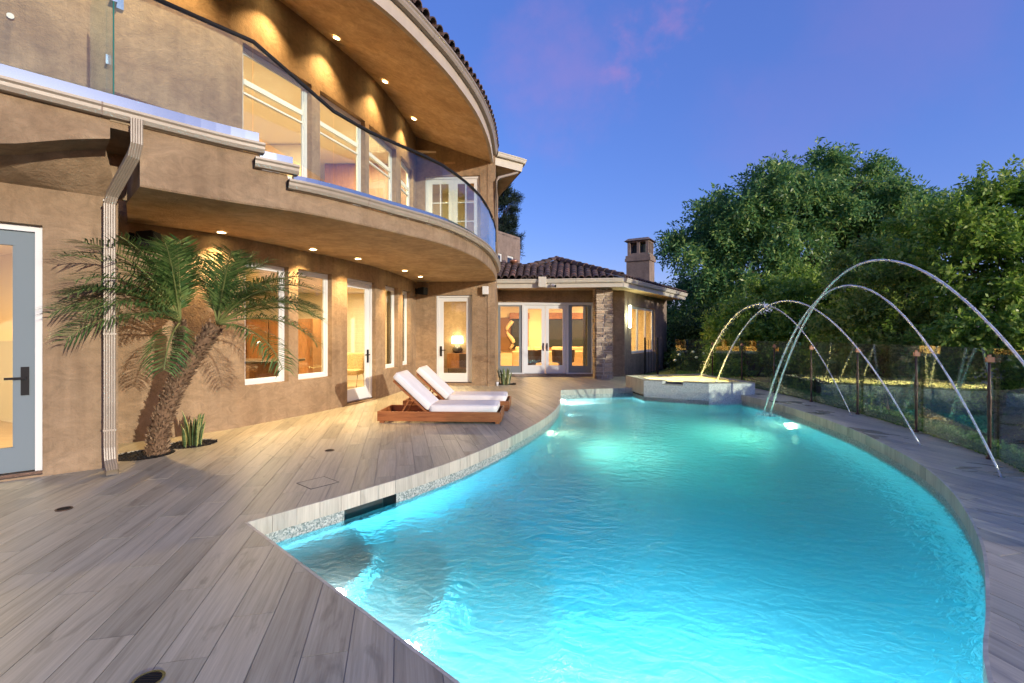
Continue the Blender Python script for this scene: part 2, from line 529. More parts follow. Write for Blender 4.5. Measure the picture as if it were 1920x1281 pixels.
def jet_mat():
    m = bpy.data.materials.new('jet_water')
    m.use_nodes = True
    nt = m.node_tree
    nt.nodes.clear()
    o = nt.nodes.new('ShaderNodeOutputMaterial')
    t = nt.nodes.new('ShaderNodeBsdfTransparent')
    g = nt.nodes.new('ShaderNodeBsdfGlossy')
    g.inputs['Roughness'].default_value = 0.25
    g.inputs['Color'].default_value = (1, 1, 1, 1)
    d = nt.nodes.new('ShaderNodeBsdfDiffuse')
    d.inputs[0].default_value = (0.9, 0.95, 1, 1)
    tl = nt.nodes.new('ShaderNodeBsdfTranslucent')
    tl.inputs[0].default_value = (0.9, 0.95, 1, 1)
    x1 = nt.nodes.new('ShaderNodeMixShader')
    x1.inputs[0].default_value = 0.5
    nt.links.new(g.outputs[0], x1.inputs[1])
    nt.links.new(d.outputs[0], x1.inputs[2])
    v, _ = pos_coords(nt)
    n = noise(nt, v, 16, 3)
    mr = node(nt, 'ShaderNodeMapRange')
    mr.inputs[1].default_value = 0.35
    mr.inputs[2].default_value = 0.65
    mr.inputs[3].default_value = 0.35
    mr.inputs[4].default_value = 0.9
    nt.links.new(n, mr.inputs[0])
    x2 = nt.nodes.new('ShaderNodeMixShader')
    nt.links.new(mr.outputs[0], x2.inputs[0])
    nt.links.new(t.outputs[0], x2.inputs[1])
    nt.links.new(x1.outputs[0], x2.inputs[2])
    nt.links.new(x2.outputs[0], o.inputs[0])
    return m
MT['jet'] = jet_mat()

# ------------------------------------------------------------------ helpers: geometry
def link(name, me, parent=None, mat=None):
    o = bpy.data.objects.new(name, me)
    if mat is not None and not me.materials:
        me.materials.append(mat)
    COL.objects.link(o)
    if parent is not None:
        o.parent = parent
        if parent.get('_world'):
            o.matrix_parent_inverse = Matrix.Translation(-Vector(parent.location))
    return o

class MB:
    """collects shapes into one mesh"""
    def __init__(s):
        s.v, s.f = [], []
    def add(s, vs, fs):
        k = len(s.v)
        s.v += [tuple(p) for p in vs]
        s.f += [tuple(i + k for i in f) for f in fs]
    def hexa(s, p):
        s.add(p, [(0, 3, 2, 1), (4, 5, 6, 7), (0, 1, 5, 4), (1, 2, 6, 5), (2, 3, 7, 6), (3, 0, 4, 7)])
    def box(s, x0, x1, y0, y1, z0, z1):
        s.hexa([(x0, y0, z0), (x1, y0, z0), (x1, y1, z0), (x0, y1, z0), (x0, y0, z1), (x1, y0, z1), (x1, y1, z1), (x0, y1, z1)])
    def obox(s, fr, u0, u1, n0, n1, z0, z1):
        o, u, n = fr
        P = []
        for z in (z0, z1):
            for a, b in ((u0, n0), (u1, n0), (u1, n1), (u0, n1)):
                P.append((o[0] + u[0] * a + n[0] * b, o[1] + u[1] * a + n[1] * b, z))
        # n points outward (towards viewer); order for outward faces
        s.add(P, [(0, 1, 2, 3), (4, 7, 6, 5), (0, 4, 5, 1), (1, 5, 6, 2), (2, 6, 7, 3), (3, 7, 4, 0)])
    def tube(s, pts, r, n=8, cap=True, sx=1.0):
        pts = [Vector(p) for p in pts]
        rs = r if isinstance(r, (list, tuple)) else [r] * len(pts)
        k0 = len(s.v)
        ref = Vector((0, 0, 1))
        for i, p in enumerate(pts):
            t = (pts[min(i + 1, len(pts) - 1)] - pts[max(i - 1, 0)]).normalized()
            a = t.cross(ref)
            if a.length < 1e-3:
                a = t.cross(Vector((0, 1, 0)))
            a.normalize()
            b = a.cross(t)
            for k in range(n):
                an = 2 * math.pi * k / n
                q = p + (a * math.cos(an) * sx + b * math.sin(an)) * rs[i]
                s.v.append(tuple(q))
        for i in range(len(pts) - 1):
            for k in range(n):
                k2 = (k + 1) % n
                s.f.append((k0 + i * n + k, k0 + i * n + k2, k0 + (i + 1) * n + k2, k0 + (i + 1) * n + k))
        if cap:
            s.f.append(tuple(k0 + k for k in reversed(range(n))))
            s.f.append(tuple(k0 + (len(pts) - 1) * n + k for k in range(n)))
    def prism(s, poly, z0, z1):
        n = len(poly)
        vs = [(p[0], p[1], z0) for p in poly] + [(p[0], p[1], z1) for p in poly]
        tri = tessellate_polygon([[Vector((p[0], p[1], 0)) for p in poly]])
        fs = [tuple(reversed(t)) for t in tri] + [tuple(i + n for i in t) for t in tri]
        fs += [(i, (i + 1) % n, (i + 1) % n + n, i + n) for i in range(n)]
        s.add(vs, fs)
    def lathe(s, prof, n=16, c=(0, 0, 0)):
        k0 = len(s.v)
        for r, z in prof:
            for k in range(n):
                a = 2 * math.pi * k / n
                s.v.append((c[0] + r * math.cos(a), c[1] + r * math.sin(a), c[2] + z))
        for i in range(len(prof) - 1):
            for k in range(n):
                k2 = (k + 1) % n
                s.f.append((k0 + i * n + k, k0 + i * n + k2, k0 + (i + 1) * n + k2, k0 + (i + 1) * n + k))
        s.f.append(tuple(k0 + k for k in reversed(range(n))))
        s.f.append(tuple(k0 + (len(prof) - 1) * n + k for k in range(n)))
    def loft(s, A, B_):
        """quads between two 3-D polylines of equal length"""
        n = len(A)
        s.add(list(A) + list(B_), [(i, i + 1, n + i + 1, n + i) for i in range(n - 1)])
    def mesh(s, name, mat=None, smooth=False, fix=True):
        me = bpy.data.meshes.new(name)
        me.from_pydata(s.v, [], s.f)
        if fix:
            bm = bmesh.new()
            bm.from_mesh(me)
            bmesh.ops.recalc_face_normals(bm, faces=bm.faces)
            bm.to_mesh(me)
            bm.free()
        if smooth:
            me.shade_smooth()
        if mat is not None:
            me.materials.append(mat)
        return me
    def build(s, name, mat, parent=None, smooth=False, bevel=0.0):
        me = s.mesh(name, mat, smooth)
        if bevel:
            bm = bmesh.new()
            bm.from_mesh(me)
            es = [e for e in bm.edges if len(e.link_faces) == 2 and e.calc_face_angle(0) > 0.6]
            bmesh.ops.bevel(bm, geom=es, offset=bevel, segments=2, profile=0.5, affect='EDGES', clamp_overlap=True)
            bm.to_mesh(me)
            bm.free()
        return link(name, me, parent)

def tag(o, label=None, cat=None, group=None, kind=None):
    for k, v in (('label', label), ('category', cat), ('group', group), ('kind', kind)):
        if v:
            o[k] = v
    return o

def thing(name, loc, label, cat, group=None, world=True, rz=0.0):
    """an Empty at the thing's base; with world=True its parts are written in world coordinates"""
    o = bpy.data.objects.new(name, None)
    o.empty_display_size = 0.2
    o.location = loc
    o.rotation_euler = (0, 0, rz)
    COL.objects.link(o)
    if world:
        o['_world'] = 1
    return tag(o, label, cat, group)

def copy_tree(o, parent=None):
    c = o.copy()
    COL.objects.link(c)
    if parent is not None:
        c.parent = parent
        c.matrix_parent_inverse = o.matrix_parent_inverse.copy()
    for ch in list(o.children):
        copy_tree(ch, c)
    return c

def cat_rom(P, n=12):
    P = [np.array(p, float) for p in P]
    Q = [2 * P[0] - P[1]] + P + [2 * P[-1] - P[-2]]
    o = []
    for i in range(1, len(Q) - 2):
        for k in range(n):
            t = k / n
            a, b, c, d = Q[i - 1:i + 3]
            o.append(.5 * ((2 * b) + (-a + c) * t + (2 * a - 5 * b + 4 * c - d) * t * t + (-a + 3 * b - 3 * c + d) * t ** 3))
    o.append(P[-1])
    return np.array(o)

class Path:
    def __init__(s, pts):
        s.p = np.array([(q[0], q[1]) for q in pts], float)
        s.s = np.r_[0, np.cumsum(np.linalg.norm(np.diff(s.p, axis=0), axis=1))]
        s.L = float(s.s[-1])
    def at(s, t):
        return np.array((np.interp(t, s.s, s.p[:, 0]), np.interp(t, s.s, s.p[:, 1])))
    def tan(s, t, e=0.04):
        d = s.at(min(t + e, s.L)) - s.at(max(t - e, 0))
        return d / np.linalg.norm(d)
    def nor(s, t):
        d = s.tan(t)
        return np.array((d[1], -d[0]))      # to the right of the way the path runs
    def off(s, t, k):
        return s.at(t) + s.nor(t) * k
    def frame(s, t0, t1):
        a, b = s.at(t0), s.at(t1)
        u = (b - a) / np.linalg.norm(b - a)
        return (a, u, np.array((u[1], -u[0]))), float(np.linalg.norm(b - a))

def wall_strip(name, path, z0, z1, openings, mat, parent, thick=0.22, s0=0.0, s1=None, step=0.2):
    """a wall along a path, with real openings and reveals"""
    s1 = path.L if s1 is None else s1
    br = {round(s0, 4), round(s1, 4)}
    for o in openings:
        br |= {round(o[0], 4), round(o[1], 4)}
    br = sorted(br)
    ss = []
    for a, b in zip(br[:-1], br[1:]):
        k = max(1, int(math.ceil((b - a) / step)))
        ss += [a + (b - a) * i / k for i in range(k)]
    ss.append(br[-1])
    zs = sorted({z0, z1} | {z for o in openings for z in (o[2], o[3]) if z0 < z < z1})
    m = MB()
    ns, nz = len(ss), len(zs)
    for off in (0.0, -thick):
        for t in ss:
            q = path.off(t, off)
            for z in zs:
                m.v.append((q[0], q[1], z))
    I = lambda side, i, j: side * ns * nz + i * nz + j
    def hole(i, j):
        t, z = (ss[i] + ss[i + 1]) / 2, (zs[j] + zs[j + 1]) / 2
        return any(o[0] < t < o[1] and o[2] < z < o[3] for o in openings)
    solid = lambda i, j: 0 <= i < ns - 1 and 0 <= j < nz - 1 and not hole(i, j)
    for i in range(ns - 1):
        for j in range(nz - 1):
            if not solid(i, j):
                continue
            m.f.append((I(0, i, j), I(0, i + 1, j), I(0, i + 1, j + 1), I(0, i, j + 1)))
            m.f.append((I(1, i, j), I(1, i, j + 1), I(1, i + 1, j + 1), I(1, i + 1, j)))
            for di, dj, a, b in ((-1, 0, (i, j), (i, j + 1)), (1, 0, (i + 1, j + 1), (i + 1, j)), (0, -1, (i + 1, j), (i, j)), (0, 1, (i, j + 1), (i + 1, j + 1))):
                if not solid(i + di, j + dj):
                    m.f.append((I(0, *a), I(0, *b), I(1, *b), I(1, *a)))
    return m.build(name, mat, parent)

def window(root, path, t0, t1, z0, z1, rails=(), stiles=(), recess=0.10, fw=0.065, mat=None, name='window', glass=None, bare_bottom=False):
    fr, w = path.frame(t0, t1)
    n0, n1 = -recess - 0.06, -recess
    m = MB()
    m.obox(fr, 0.0, fw, n0, n1, z0, z1)
    m.obox(fr, w - fw, w, n0, n1, z0, z1)
    m.obox(fr, fw, w - fw, n0, n1, z1 - fw, z1)
    m.obox(fr, fw, w - fw, n0, n1 + 0.012, z0, z0 + fw)
    # inner sash, set back
    f2 = fw + 0.03
    m.obox(fr, fw, f2, n0 + 0.012, n1 - 0.018, z0 + fw, z1 - fw)
    m.obox(fr, w - f2, w - fw, n0 + 0.012, n1 - 0.018, z0 + fw, z1 - fw)
    m.obox(fr, f2, w - f2, n0 + 0.012, n1 - 0.018, z1 - f2, z1 - fw)
    m.obox(fr, f2, w - f2, n0 + 0.012, n1 - 0.018, z0 + fw, z0 + f2)
    for z, h in rails:
        m.obox(fr, f2, w - f2, n0 + 0.005, n1 + 0.003, z, z + h)
    for x, h in stiles:
        m.obox(fr, x, x + h, n0 + 0.006, n1 + 0.002, z0 + f2, z1 - f2)
    o = m.build(name, mat or MT['white'], root)
    g = MB()
    g.obox(fr, fw, w - fw, n0 + 0.02, n0 + 0.028, z0 + fw, z1 - fw)
    g.build('pane', glass or MT['glass'], o)
    return o, fr, w

def glass_door(root, fr, w, z0, z1, recess=0.12, handle='right', leaf=None, sill=True, depth=0.05, jamb=0.06, stile=0.115, bottom=0.26, name='door'):
    leaf = leaf or MT['white']
    n1 = -recess
    j = MB()
    j.obox(fr, 0, jamb, n1 - 0.07, n1 + 0.03, z0, z1)
    j.obox(fr, w - jamb, w, n1 - 0.07, n1 + 0.03, z0, z1)
    j.obox(fr, jamb, w - jamb, n1 - 0.07, n1 + 0.03, z1 - jamb, z1)
    jo = j.build('door_frame', MT['white'], root)
    if sill:
        k = MB()
        k.obox(fr, -0.02, w + 0.02, n1 - 0.09, n1 + 0.06, 0.006, z0)
        k.build('threshold', MT['bronze'], jo)
    a, b = jamb + 0.004, w - jamb - 0.004
    lo, hi = z0 + 0.006, z1 - jamb - 0.004
    m = MB()
    d0, d1 = n1 - depth - 0.012, n1 - 0.012
    m.obox(fr, a, a + stile, d0, d1, lo, hi)
    m.obox(fr, b - stile, b, d0, d1, lo, hi)
    m.obox(fr, a + stile, b - stile, d0, d1, hi - stile, hi)
    m.obox(fr, a + stile, b - stile, d0, d1, lo, lo + bottom)
    for x0, x1, y0, y1 in ((a + stile, a + stile + 0.018, lo + bottom, hi - stile), (b - stile - 0.018, b - stile, lo + bottom, hi - stile)):
        m.obox(fr, x0, x1, d0 + 0.01, d1 - 0.01, y0, y1)
    o = m.build(name, leaf, root)
    g = MB()
    g.obox(fr, a + stile, b - stile, d0 + 0.02, d0 + 0.03, lo + bottom, hi - stile)
    g.build('pane', MT['glass'], o)
    h = MB()
    hx = b - stile / 2 if handle == 'right' else a + stile / 2
    sg = -1 if handle == 'right' else 1
    h.obox(fr, hx - 0.032, hx + 0.032, d1, d1 + 0.014, 0.86, 1.16)
    h.obox(fr, hx - 0.012, hx + 0.012, d1 + 0.014, d1 + 0.06, 1.03, 1.055)
    x0, x1 = sorted((hx + sg * 0.012, hx + sg * 0.15))
    h.obox(fr, x0, x1, d1 + 0.042, d1 + 0.06, 1.03, 1.055)
    h.build('handle', MT['black'], o)
    return o

def area(name, loc, size, watts, col, rot=(0, 0, 0), parent=None, shape='DISK', spread=180):
    d = bpy.data.lights.new(name, 'AREA')
    d.shape = shape
    d.size = size
    d.energy = watts
    d.color = col
    d.spread = R(spread)
    o = bpy.data.objects.new(name, d)
    o.location = loc
    o.rotation_euler = rot
    COL.objects.link(o)
    if parent is not None:
        o.parent = parent
        if parent.get('_world'):
            o.matrix_parent_inverse = Matrix.Translation(-Vector(parent.location))
    return o

def leaf_cloud(name, P, D, L, W, mat, parent=None, up=None):
    """leaf-sized diamonds at points P along directions D"""
    n = len(P)
    D = D / (np.linalg.norm(D, axis=1, keepdims=True) + 1e-9)
    ref = rng.normal(size=(n, 3)) if up is None else up
    Sd = np.cross(D, ref)
    Sd /= (np.linalg.norm(Sd, axis=1, keepdims=True) + 1e-9)
    L = np.asarray(L).reshape(-1, 1)
    W = np.asarray(W).reshape(-1, 1)
    v = np.empty((n, 4, 3), np.float32)
    v[:, 0] = P
    v[:, 1] = P + D * L * 0.45 + Sd * W
    v[:, 2] = P + D * L
    v[:, 3] = P + D * L * 0.45 - Sd * W
    me = bpy.data.meshes.new(name)
    me.vertices.add(n * 4)
    me.vertices.foreach_set('co', v.reshape(-1))
    me.loops.add(n * 4)
    me.loops.foreach_set('vertex_index', np.arange(n * 4, dtype=np.int32))
    me.polygons.add(n)
    me.polygons.foreach_set('loop_start', np.arange(0, n * 4, 4, dtype=np.int32))
    me.update(calc_edges=True)
    me.materials.append(mat)
    return link(name, me, parent)

# ------------------------------------------------------------------ plan curves (metres; the camera stands over the origin)
LOW = Path(cat_rom([(-5.45, 6.55), (-4.65, 7.4), (-4.3, 8.0), (-3.6, 9.75), (-3.14, 11.3), (-2.92, 13.1), (-2.86, 14.3)]))
UPP = Path(cat_rom([(-8.2, 4.1), (-6.6, 5.5), (-5.45, 6.55), (-4.65, 7.4), (-4.3, 8.0), (-3.6, 9.75), (-3.14, 11.3), (-2.92, 13.1), (-2.86, 14.3)]))
BAL = Path(cat_rom([(-7.0, 1.9), (-5.1, 3.9), (-3.94, 5.08), (-3.38, 5.63), (-2.58, 6.31), (-1.87, 7.28), (-1.19, 8.36), (-.72, 9.9), (-.52, 11.5), (-.46, 13), (-.48, 14.1)]))
EAV = Path(cat_rom([(-6.0, 3.2), (-4.4, 4.75), (-3.2, 5.9), (-2.1, 7.29), (-1.44, 8.77), (-1.07, 9.92), (-.8, 11.1), (-.63, 12.5), (-.58, 14.1)]))
END = Path([(-2.86, 14.3), (-.5, 14.1)])
SIDE = Path([(-.5, 14.1), (-.5, 17.3)])
JUT = Path([(-7.2, 3.24), (-4.50, 5.484)])
WING = Path([(-3.0, 17.3), (4.06, 17.3)])
WING_SIDE = Path([(4.06, 17.3), (7.25, 22.5)])

left_edge = cat_rom([(-2.131, 3.835), (-1.881, 4.14), (-1.596, 4.475), (-1.29, 4.856), (-1.038, 5.192), (-0.611, 5.852), (-0.189, 6.7), (0.146, 7.463), (0.481, 8.333), (0.758, 9.215), (0.96, 10.12), (1.09, 10.9), (1.313, 13.043)], 4)
right_edge = cat_rom([(5.74, 12.0), (5.80, 10.8), (5.69, 9.336), (5.415, 7.627), (4.979, 6.164), (4.628, 5.315), (4.227, 4.6), (3.819, 4.006), (3.365, 3.426), (2.97, 2.993), (2.577, 2.591), (2.167, 2.184), (1.75, 1.66), (1.3, 1.15), (.92, .98)], 4)
POOL = [tuple(p) for p in left_edge] + [(3.42, 13.6), (3.5, 12.75), (4.88, 11.9)] + [tuple(p) for p in right_edge]
SPA = [(3.34, 14.1), (3.5, 12.75), (4.88, 11.9), (6.09, 12.03), (5.75, 14.67)]
FENCE = [(4.12, 2.83), (5.05, 4.25), (5.762, 5.794), (6.247, 7.418), (6.523, 9.06), (6.70, 10.748), (6.80, 12.45), (6.80, 14.2), (6.68, 16.0), (6.0, 17.7)]
WATER_Z = -0.245

# ------------------------------------------------------------------ ground
FY = [-40, 0.0] + [p[1] for p in FENCE] + [22, 60]
FX = [3.4, 3.4] + [p[0] for p in FENCE] + [7.5, 7.5]
def slope_z(x, y):
    """height of the bank that falls away outside the fence"""
    d = max(x - float(np.interp(y, FY, FX)) - .45, (y - 24) * .25 if x > 2 else 0, 0)
    z = -.06 - 1.7 * (1 - math.exp(-d * .5))
    return z + (.1 * math.sin(x * 1.3) * math.cos(y * .9) if d > 1 else 0)

def ground():
    # one sheet from the horizon to the pool terrace; falls away beyond the fence
    xs = np.concatenate([np.linspace(-600, -40, 10), np.linspace(-30, 60, 91), np.linspace(70, 700, 12)])
    ys = np.concatenate([np.linspace(-300, -40, 6), np.linspace(-30, 90, 61), np.linspace(100, 900, 12)])
    v, f = [], []
    for y in ys:
        for x in xs:
            z = slope_z(x, y)
            if -12 < x < 6.9 and -8 < y < 17.2:
                z = -1.9
            v.append((x, y, z))
    n = len(xs)
    for j in range(len(ys) - 1):
        for i in range(n - 1):
            f.append((j * n + i, j * n + i + 1, (j + 1) * n + i + 1, (j + 1) * n + i))
    me = bpy.data.meshes.new('ground')
    me.from_pydata(v, [], f)
    me.shade_smooth()
    o = link('ground', me, None, MT['soil'])
    tag(o, kind='structure')
ground()

# ------------------------------------------------------------------ terrace: plank tiles cut round pool, spa and planters
def circle(c, r, n=24):
    return [(c[0] + r * math.cos(2 * math.pi * k / n), c[1] + r * math.sin(2 * math.pi * k / n)) for k in range(n)]
BED_PALM = circle((-4.62, 6.02), 0.33)
BED_SNAKE = circle((-4.42, 6.62), 0.31)
BED_FAR = [(-.47, 14.35), (.12, 14.35), (.12, 14.9), (-.47, 14.9)]
fence_off = [(p[0] + 0.1, p[1]) for p in FENCE[:-1]]
DECK = [(-7.3, .9), (4.0, .9)] + fence_off + [(6.2, 16.6), (4.2, 17.28), (-.5, 17.28), (-.5, 14.12), (-2.86, 14.32)] + [tuple(p) for p in LOW.p[::-6]] + [(-4.50, 5.49), (-7.2, 3.24)]

def terrace():
    u = np.array((-.2325, .9726))
    b = np.array((.9726, .2325))
    Wd, Ln = 0.21, 1.215
    verts, faces = [], []
    def addpoly(P):
        k = len(verts)
        if sum(P[i - 1][0] * P[i][1] - P[i][0] * P[i - 1][1] for i in range(len(P))) < 0:
            P = P[::-1]
        verts.extend(Vector((float(p[0]), float(p[1]))) for p in P)
        faces.append(list(range(k, k + len(P))))
        return len(faces) - 1
    fd = addpoly(DECK)
    holes = [addpoly(P) for P in (POOL, SPA, BED_PALM, BED_SNAKE, BED_FAR)]
    plank_ids = {}
    r = random.Random(3)
    g = 0.0022
    for i in range(-40, 50):
        b0 = -1.065 + Wd * i
        ofs = (i % 3) * Ln / 3 + r.uniform(-.08, .08)
        for j in range(-4, 18):
            a0 = ofs + j * Ln
            P = [b * (b0 + g) + u * (a0 + g), b * (b0 + Wd - g) + u * (a0 + g), b * (b0 + Wd - g) + u * (a0 + Ln - g), b * (b0 + g) + u * (a0 + Ln - g)]
            c = (P[0] + P[2]) / 2
            if -8 < c[0] < 8 and 0.3 < c[1] < 18.2:
                plank_ids[addpoly(P)] = c
    vc, _, fo, _, _, of = delaunay_2d_cdt(verts, [], faces, 0, 1e-5)
    groups, slab = {}, []
    for t, ids in zip(fo, of):
        if fd not in ids or any(h in ids for h in holes):
            continue
        slab.append(t)
        pk = [k for k in ids if k in plank_ids]
        if pk:
            groups.setdefault(pk[0], []).append(t)
    def solid(tris, z0, z1):
        idx = {}
        for t in tris:
            for k in t:
                idx.setdefault(k, len(idx))
        n = len(idx)
        keys = list(idx)
        v = [(vc[k][0], vc[k][1], z1) for k in keys] + [(vc[k][0], vc[k][1], z0) for k in keys]
        f = []
        ed = set()
        for t in tris:
            a = [idx[k] for k in t]
            # keep the top facing up
            p = [v[k] for k in a]
            if (p[1][0] - p[0][0]) * (p[2][1] - p[0][1]) - (p[1][1] - p[0][1]) * (p[2][0] - p[0][0]) < 0:
                a = a[::-1]
            f.append(tuple(a))
            for i in range(3):
                e = (a[i], a[(i + 1) % 3])
                if (e[1], e[0]) in ed:
                    ed.discard((e[1], e[0]))
                else:
                    ed.add(e)
        for a, c in ed:
            f.append((a, a + n, c + n, c))
        return v, f
    v, f = solid(slab, -0.11, -0.0055)
    me = bpy.data.meshes.new('patio')
    me.from_pydata(v, [], f)
    patio = link('patio', me, None, MT['grout'])
    tag(patio, kind='structure')
    def ar(tr):
        return sum(abs((vc[t[1]] - vc[t[0]]).cross(vc[t[2]] - vc[t[0]])) / 2 for t in tr)
    rank = []
    for k, tr in groups.items():
        c = plank_ids[k]
        if ar(tr) < 0.004:
            continue
        out = 3.0 if (abs(c[0]) > 1.13 * c[1] + 0.3 or c[1] < 1.5) else 0
        rank.append((out + 0.1 * math.hypot(*c) - 0.5 * min(ar(tr), .2), k))
    rank.sort()
    rest = MB()
    for n, (_, k) in enumerate(rank):
        dz = r.uniform(-.0007, .0007)
        c = plank_ids[k]
        damp = c[0] > 2.0 and c[1] < 11.9
        v, f = solid(groups[k], -0.005, dz)
        if n < 298:
            me = bpy.data.meshes.new('plank')
            me.from_pydata(v, [], f)
            link('plank', me, patio, MT['plank_damp'] if damp else MT['plank'])
        else:
            rest.add(v, f)
    if rest.v:
        me = bpy.data.meshes.new('far_plank')
        me.from_pydata(rest.v, [], rest.f)
        o = link('far_plank', me, patio, MT['plank'])
        o['kind'] = 'stuff'
terrace()
# mulch beds let into the terrace
def mulch(name, poly, z, label):
    m = MB()
    m.prism(poly, -0.1, z)
    o = m.build(name, MT['mulch'], None)
    tag(o, kind='stuff')
    c = np.mean(np.array(poly), axis=0)
    n = 420
    A = np.array(poly)
    q = rng.random((n, 2))
    pts = []
    for a, r_ in zip(rng.random(n) * 2 * math.pi, np.sqrt(rng.random(n))):
        k = int(a / (2 * math.pi) * len(A)) % len(A)
        e = A[k] * 1.0
        pts.append(c + (e - c) * r_ * 0.97)
    P = np.c_[np.array(pts), np.full(n, z + 0.004)]
    D = np.c_[rng.normal(size=(n, 2)), rng.random(n) * 0.6]
    lf = leaf_cloud('mulch_chip', P, D, rng.uniform(.02, .05, n), rng.uniform(.005, .012, n), MT['mulch'], o)
    lf['kind'] = 'stuff'
mulch('mulch_bed', BED_PALM, -0.012, '')
mulch('mulch_bed', BED_SNAKE, -0.012, '')
mulch('mulch_bed', BED_FAR, -0.012, '')

# ------------------------------------------------------------------ pool
pool = thing('swimming_pool', (2, 7, -1.6), 'large curved turquoise swimming pool set into the plank terrace', 'pool')
POOLP = Path(POOL + [POOL[0]])
def off_poly(P, k):
    """offset a clockwise-from-above outline inwards by k"""
    A = np.array(P)
    n = len(A)
    o = []
    for i in range(n):
        a, b_, c = A[i - 1], A[i], A[(i + 1) % n]
        d1 = (b_ - a) / (np.linalg.norm(b_ - a) + 1e-9)
        d2 = (c - b_) / (np.linalg.norm(c - b_) + 1e-9)
        n1, n2 = np.array((d1[1], -d1[0])), np.array((d2[1], -d2[0]))
        h = n1 + n2
        h /= max(0.35, (1 + n1 @ n2))
        o.append(tuple(b_ + h * k))
    return o
SK0, SK1 = 0.87, 1.47          # skimmer mouth along the left edge
def build_pool():
    n = len(POOL)
    FLOOR = -1.55
    # wall below the coping: pebble band, then plaster
    for nm, za, zb, mt, k in (('waterline_band', -0.142, -0.36, MT['pebble'], 0.0), ('basin_wall', -0.36, FLOOR, MT['plaster'], 0.004)):
        m = MB()
        ts = sorted(set([float(x) for x in POOLP.s] + [SK0, SK1]))
        for a, c in zip(ts[:-1], ts[1:]):
            if SK0 - 1e-6 <= a and c <= SK1 + 1e-6 and nm == 'waterline_band':
                continue
            p, q = POOLP.at(a), POOLP.at(c)
            if k:
                nn = (POOLP.nor((a + c) / 2)) * 0
            m.add([(p[0], p[1], za), (q[0], q[1], za), (q[0], q[1], zb), (p[0], p[1], zb)], [(0, 1, 2, 3)])
        m.build(nm, mt, pool)
    m = MB()
    tri = tessellate_polygon([[Vector((p[0], p[1], 0)) for p in POOL]])
    m.add([(p[0], p[1], FLOOR) for p in POOL], [tuple(t) for t in tri])
    m.build('basin_floor', MT['plaster'], pool)
    # skimmer: dark open box behind the band
    sk = MB()
    ps = [POOLP.at(SK0 + (SK1 - SK0) * i / 6) for i in range(7)]
    pb = [POOLP.off(SK0 + (SK1 - SK0) * i / 6, -0.22) for i in range(7)]
    sk.loft([(*p, -0.142) for p in pb], [(*p, -0.142) for p in ps])
    sk.loft([(*p, -0.142) for p in pb], [(*p, -0.36) for p in pb])
    sk.loft([(*p, -0.36) for p in pb], [(*p, -0.36) for p in ps])
    for i in (0, 6):
        sk.add([(*ps[i], -.142), (*pb[i], -.142), (*pb[i], -.36), (*ps[i], -.36)], [(0, 1, 2, 3)])
    sk.build('skimmer', MT['dark'], pool)
    # coping face tiles
    t = 0.0
    L = POOLP.L
    # only where the terrace meets the water (not along the spa)
    sL = float(POOLP.s[len(left_edge)])          # end of far edge
    sR = float(POOLP.s[len(left_edge) + 3])      # start of right edge
    runs = [(0.0, sL, 0.205), (sR, L - 2.6, 0.21), (L - 2.6, L, 0.4)]
    r = random.Random(5)
    for a, c, stp in runs:
        k = int((c - a) / stp)
        w = (c - a) / k
        for i in range(k):
            t0, t1 = a + i * w + 0.0015, a + (i + 1) * w - 0.0015
            m = MB()
            sub = 2
            e = 0.014 + r.uniform(0, 0.001)
            # do not offset round the corners
            P = []
            for q in range(sub + 1):
                tt = t0 + (t1 - t0) * q / sub
                mid = POOLP.nor((t0 + t1) / 2)
                P.append((POOLP.at(tt) + mid * e, POOLP.at(tt) - mid * 0.004))
            vs, fs = [], []
            for z in (0.002, -0.14):
                for f_, b_ in P:
                    vs += [(*f_, z), (*b_, z)]
            nn = 2 * (sub + 1)
            for q in range(sub):
                o = 2 * q
                fs += [(o, o + 2, o + 3, o + 1), (nn + o, nn + o + 1, nn + o + 3, nn + o + 2), (o, nn + o, nn + o + 2, o + 2), (o + 1, o + 3, nn + o + 3, nn + o + 1)]
            fs += [(0, 1, nn + 1, nn), (2 * sub, nn + 2 * sub, nn + 2 * sub + 1, 2 * sub + 1)]
            m.add(vs, fs)
            m.build('coping_tile', MT['coping'], pool)
    # corner steps
    c0 = np.array(POOL[0])
    d1 = np.array((.74, -.672))
    d2 = POOLP.tan(0.6)
    a1, a2 = math.atan2(d1[1], d1[0]), math.atan2(d2[1], d2[0])
    for rad, zt in ((0.98, -0.50), (1.62, -0.80), (2.5, -1.12)):
        P = [tuple(c0)]
        for i in range(17):
            a = a1 + (a2 - a1) * i / 16
            P.append((c0[0] + rad * math.cos(a), c0[1] + rad * math.sin(a)))
        m = MB()
        m.prism(P, FLOOR - 0.01, zt)
        m.build('step', MT['step'], pool)
    # far bench along the shallow end
    m = MB()
    m.prism([(1.26, 12.4), (3.5, 12.95), (3.42, 13.62), (1.33, 13.06)], FLOOR - 0.01, -0.62)
    m.build('bench', MT['step'], pool)
    # water body, a little into the shell on every side
    W = MB()
    A = off_poly(POOL, -0.012)
    k = len(A)
    W.add([(p[0], p[1], WATER_Z) for p in A] + [(p[0], p[1], FLOOR - 0.05) for p in A],
          [tuple(t_) for t_ in tri] + [tuple(i + k for i in t_) for t_ in tri] + [(i, (i + 1) % k, (i + 1) % k + k, i + k) for i in range(k)])
    W.build('water', MT['water'], pool)
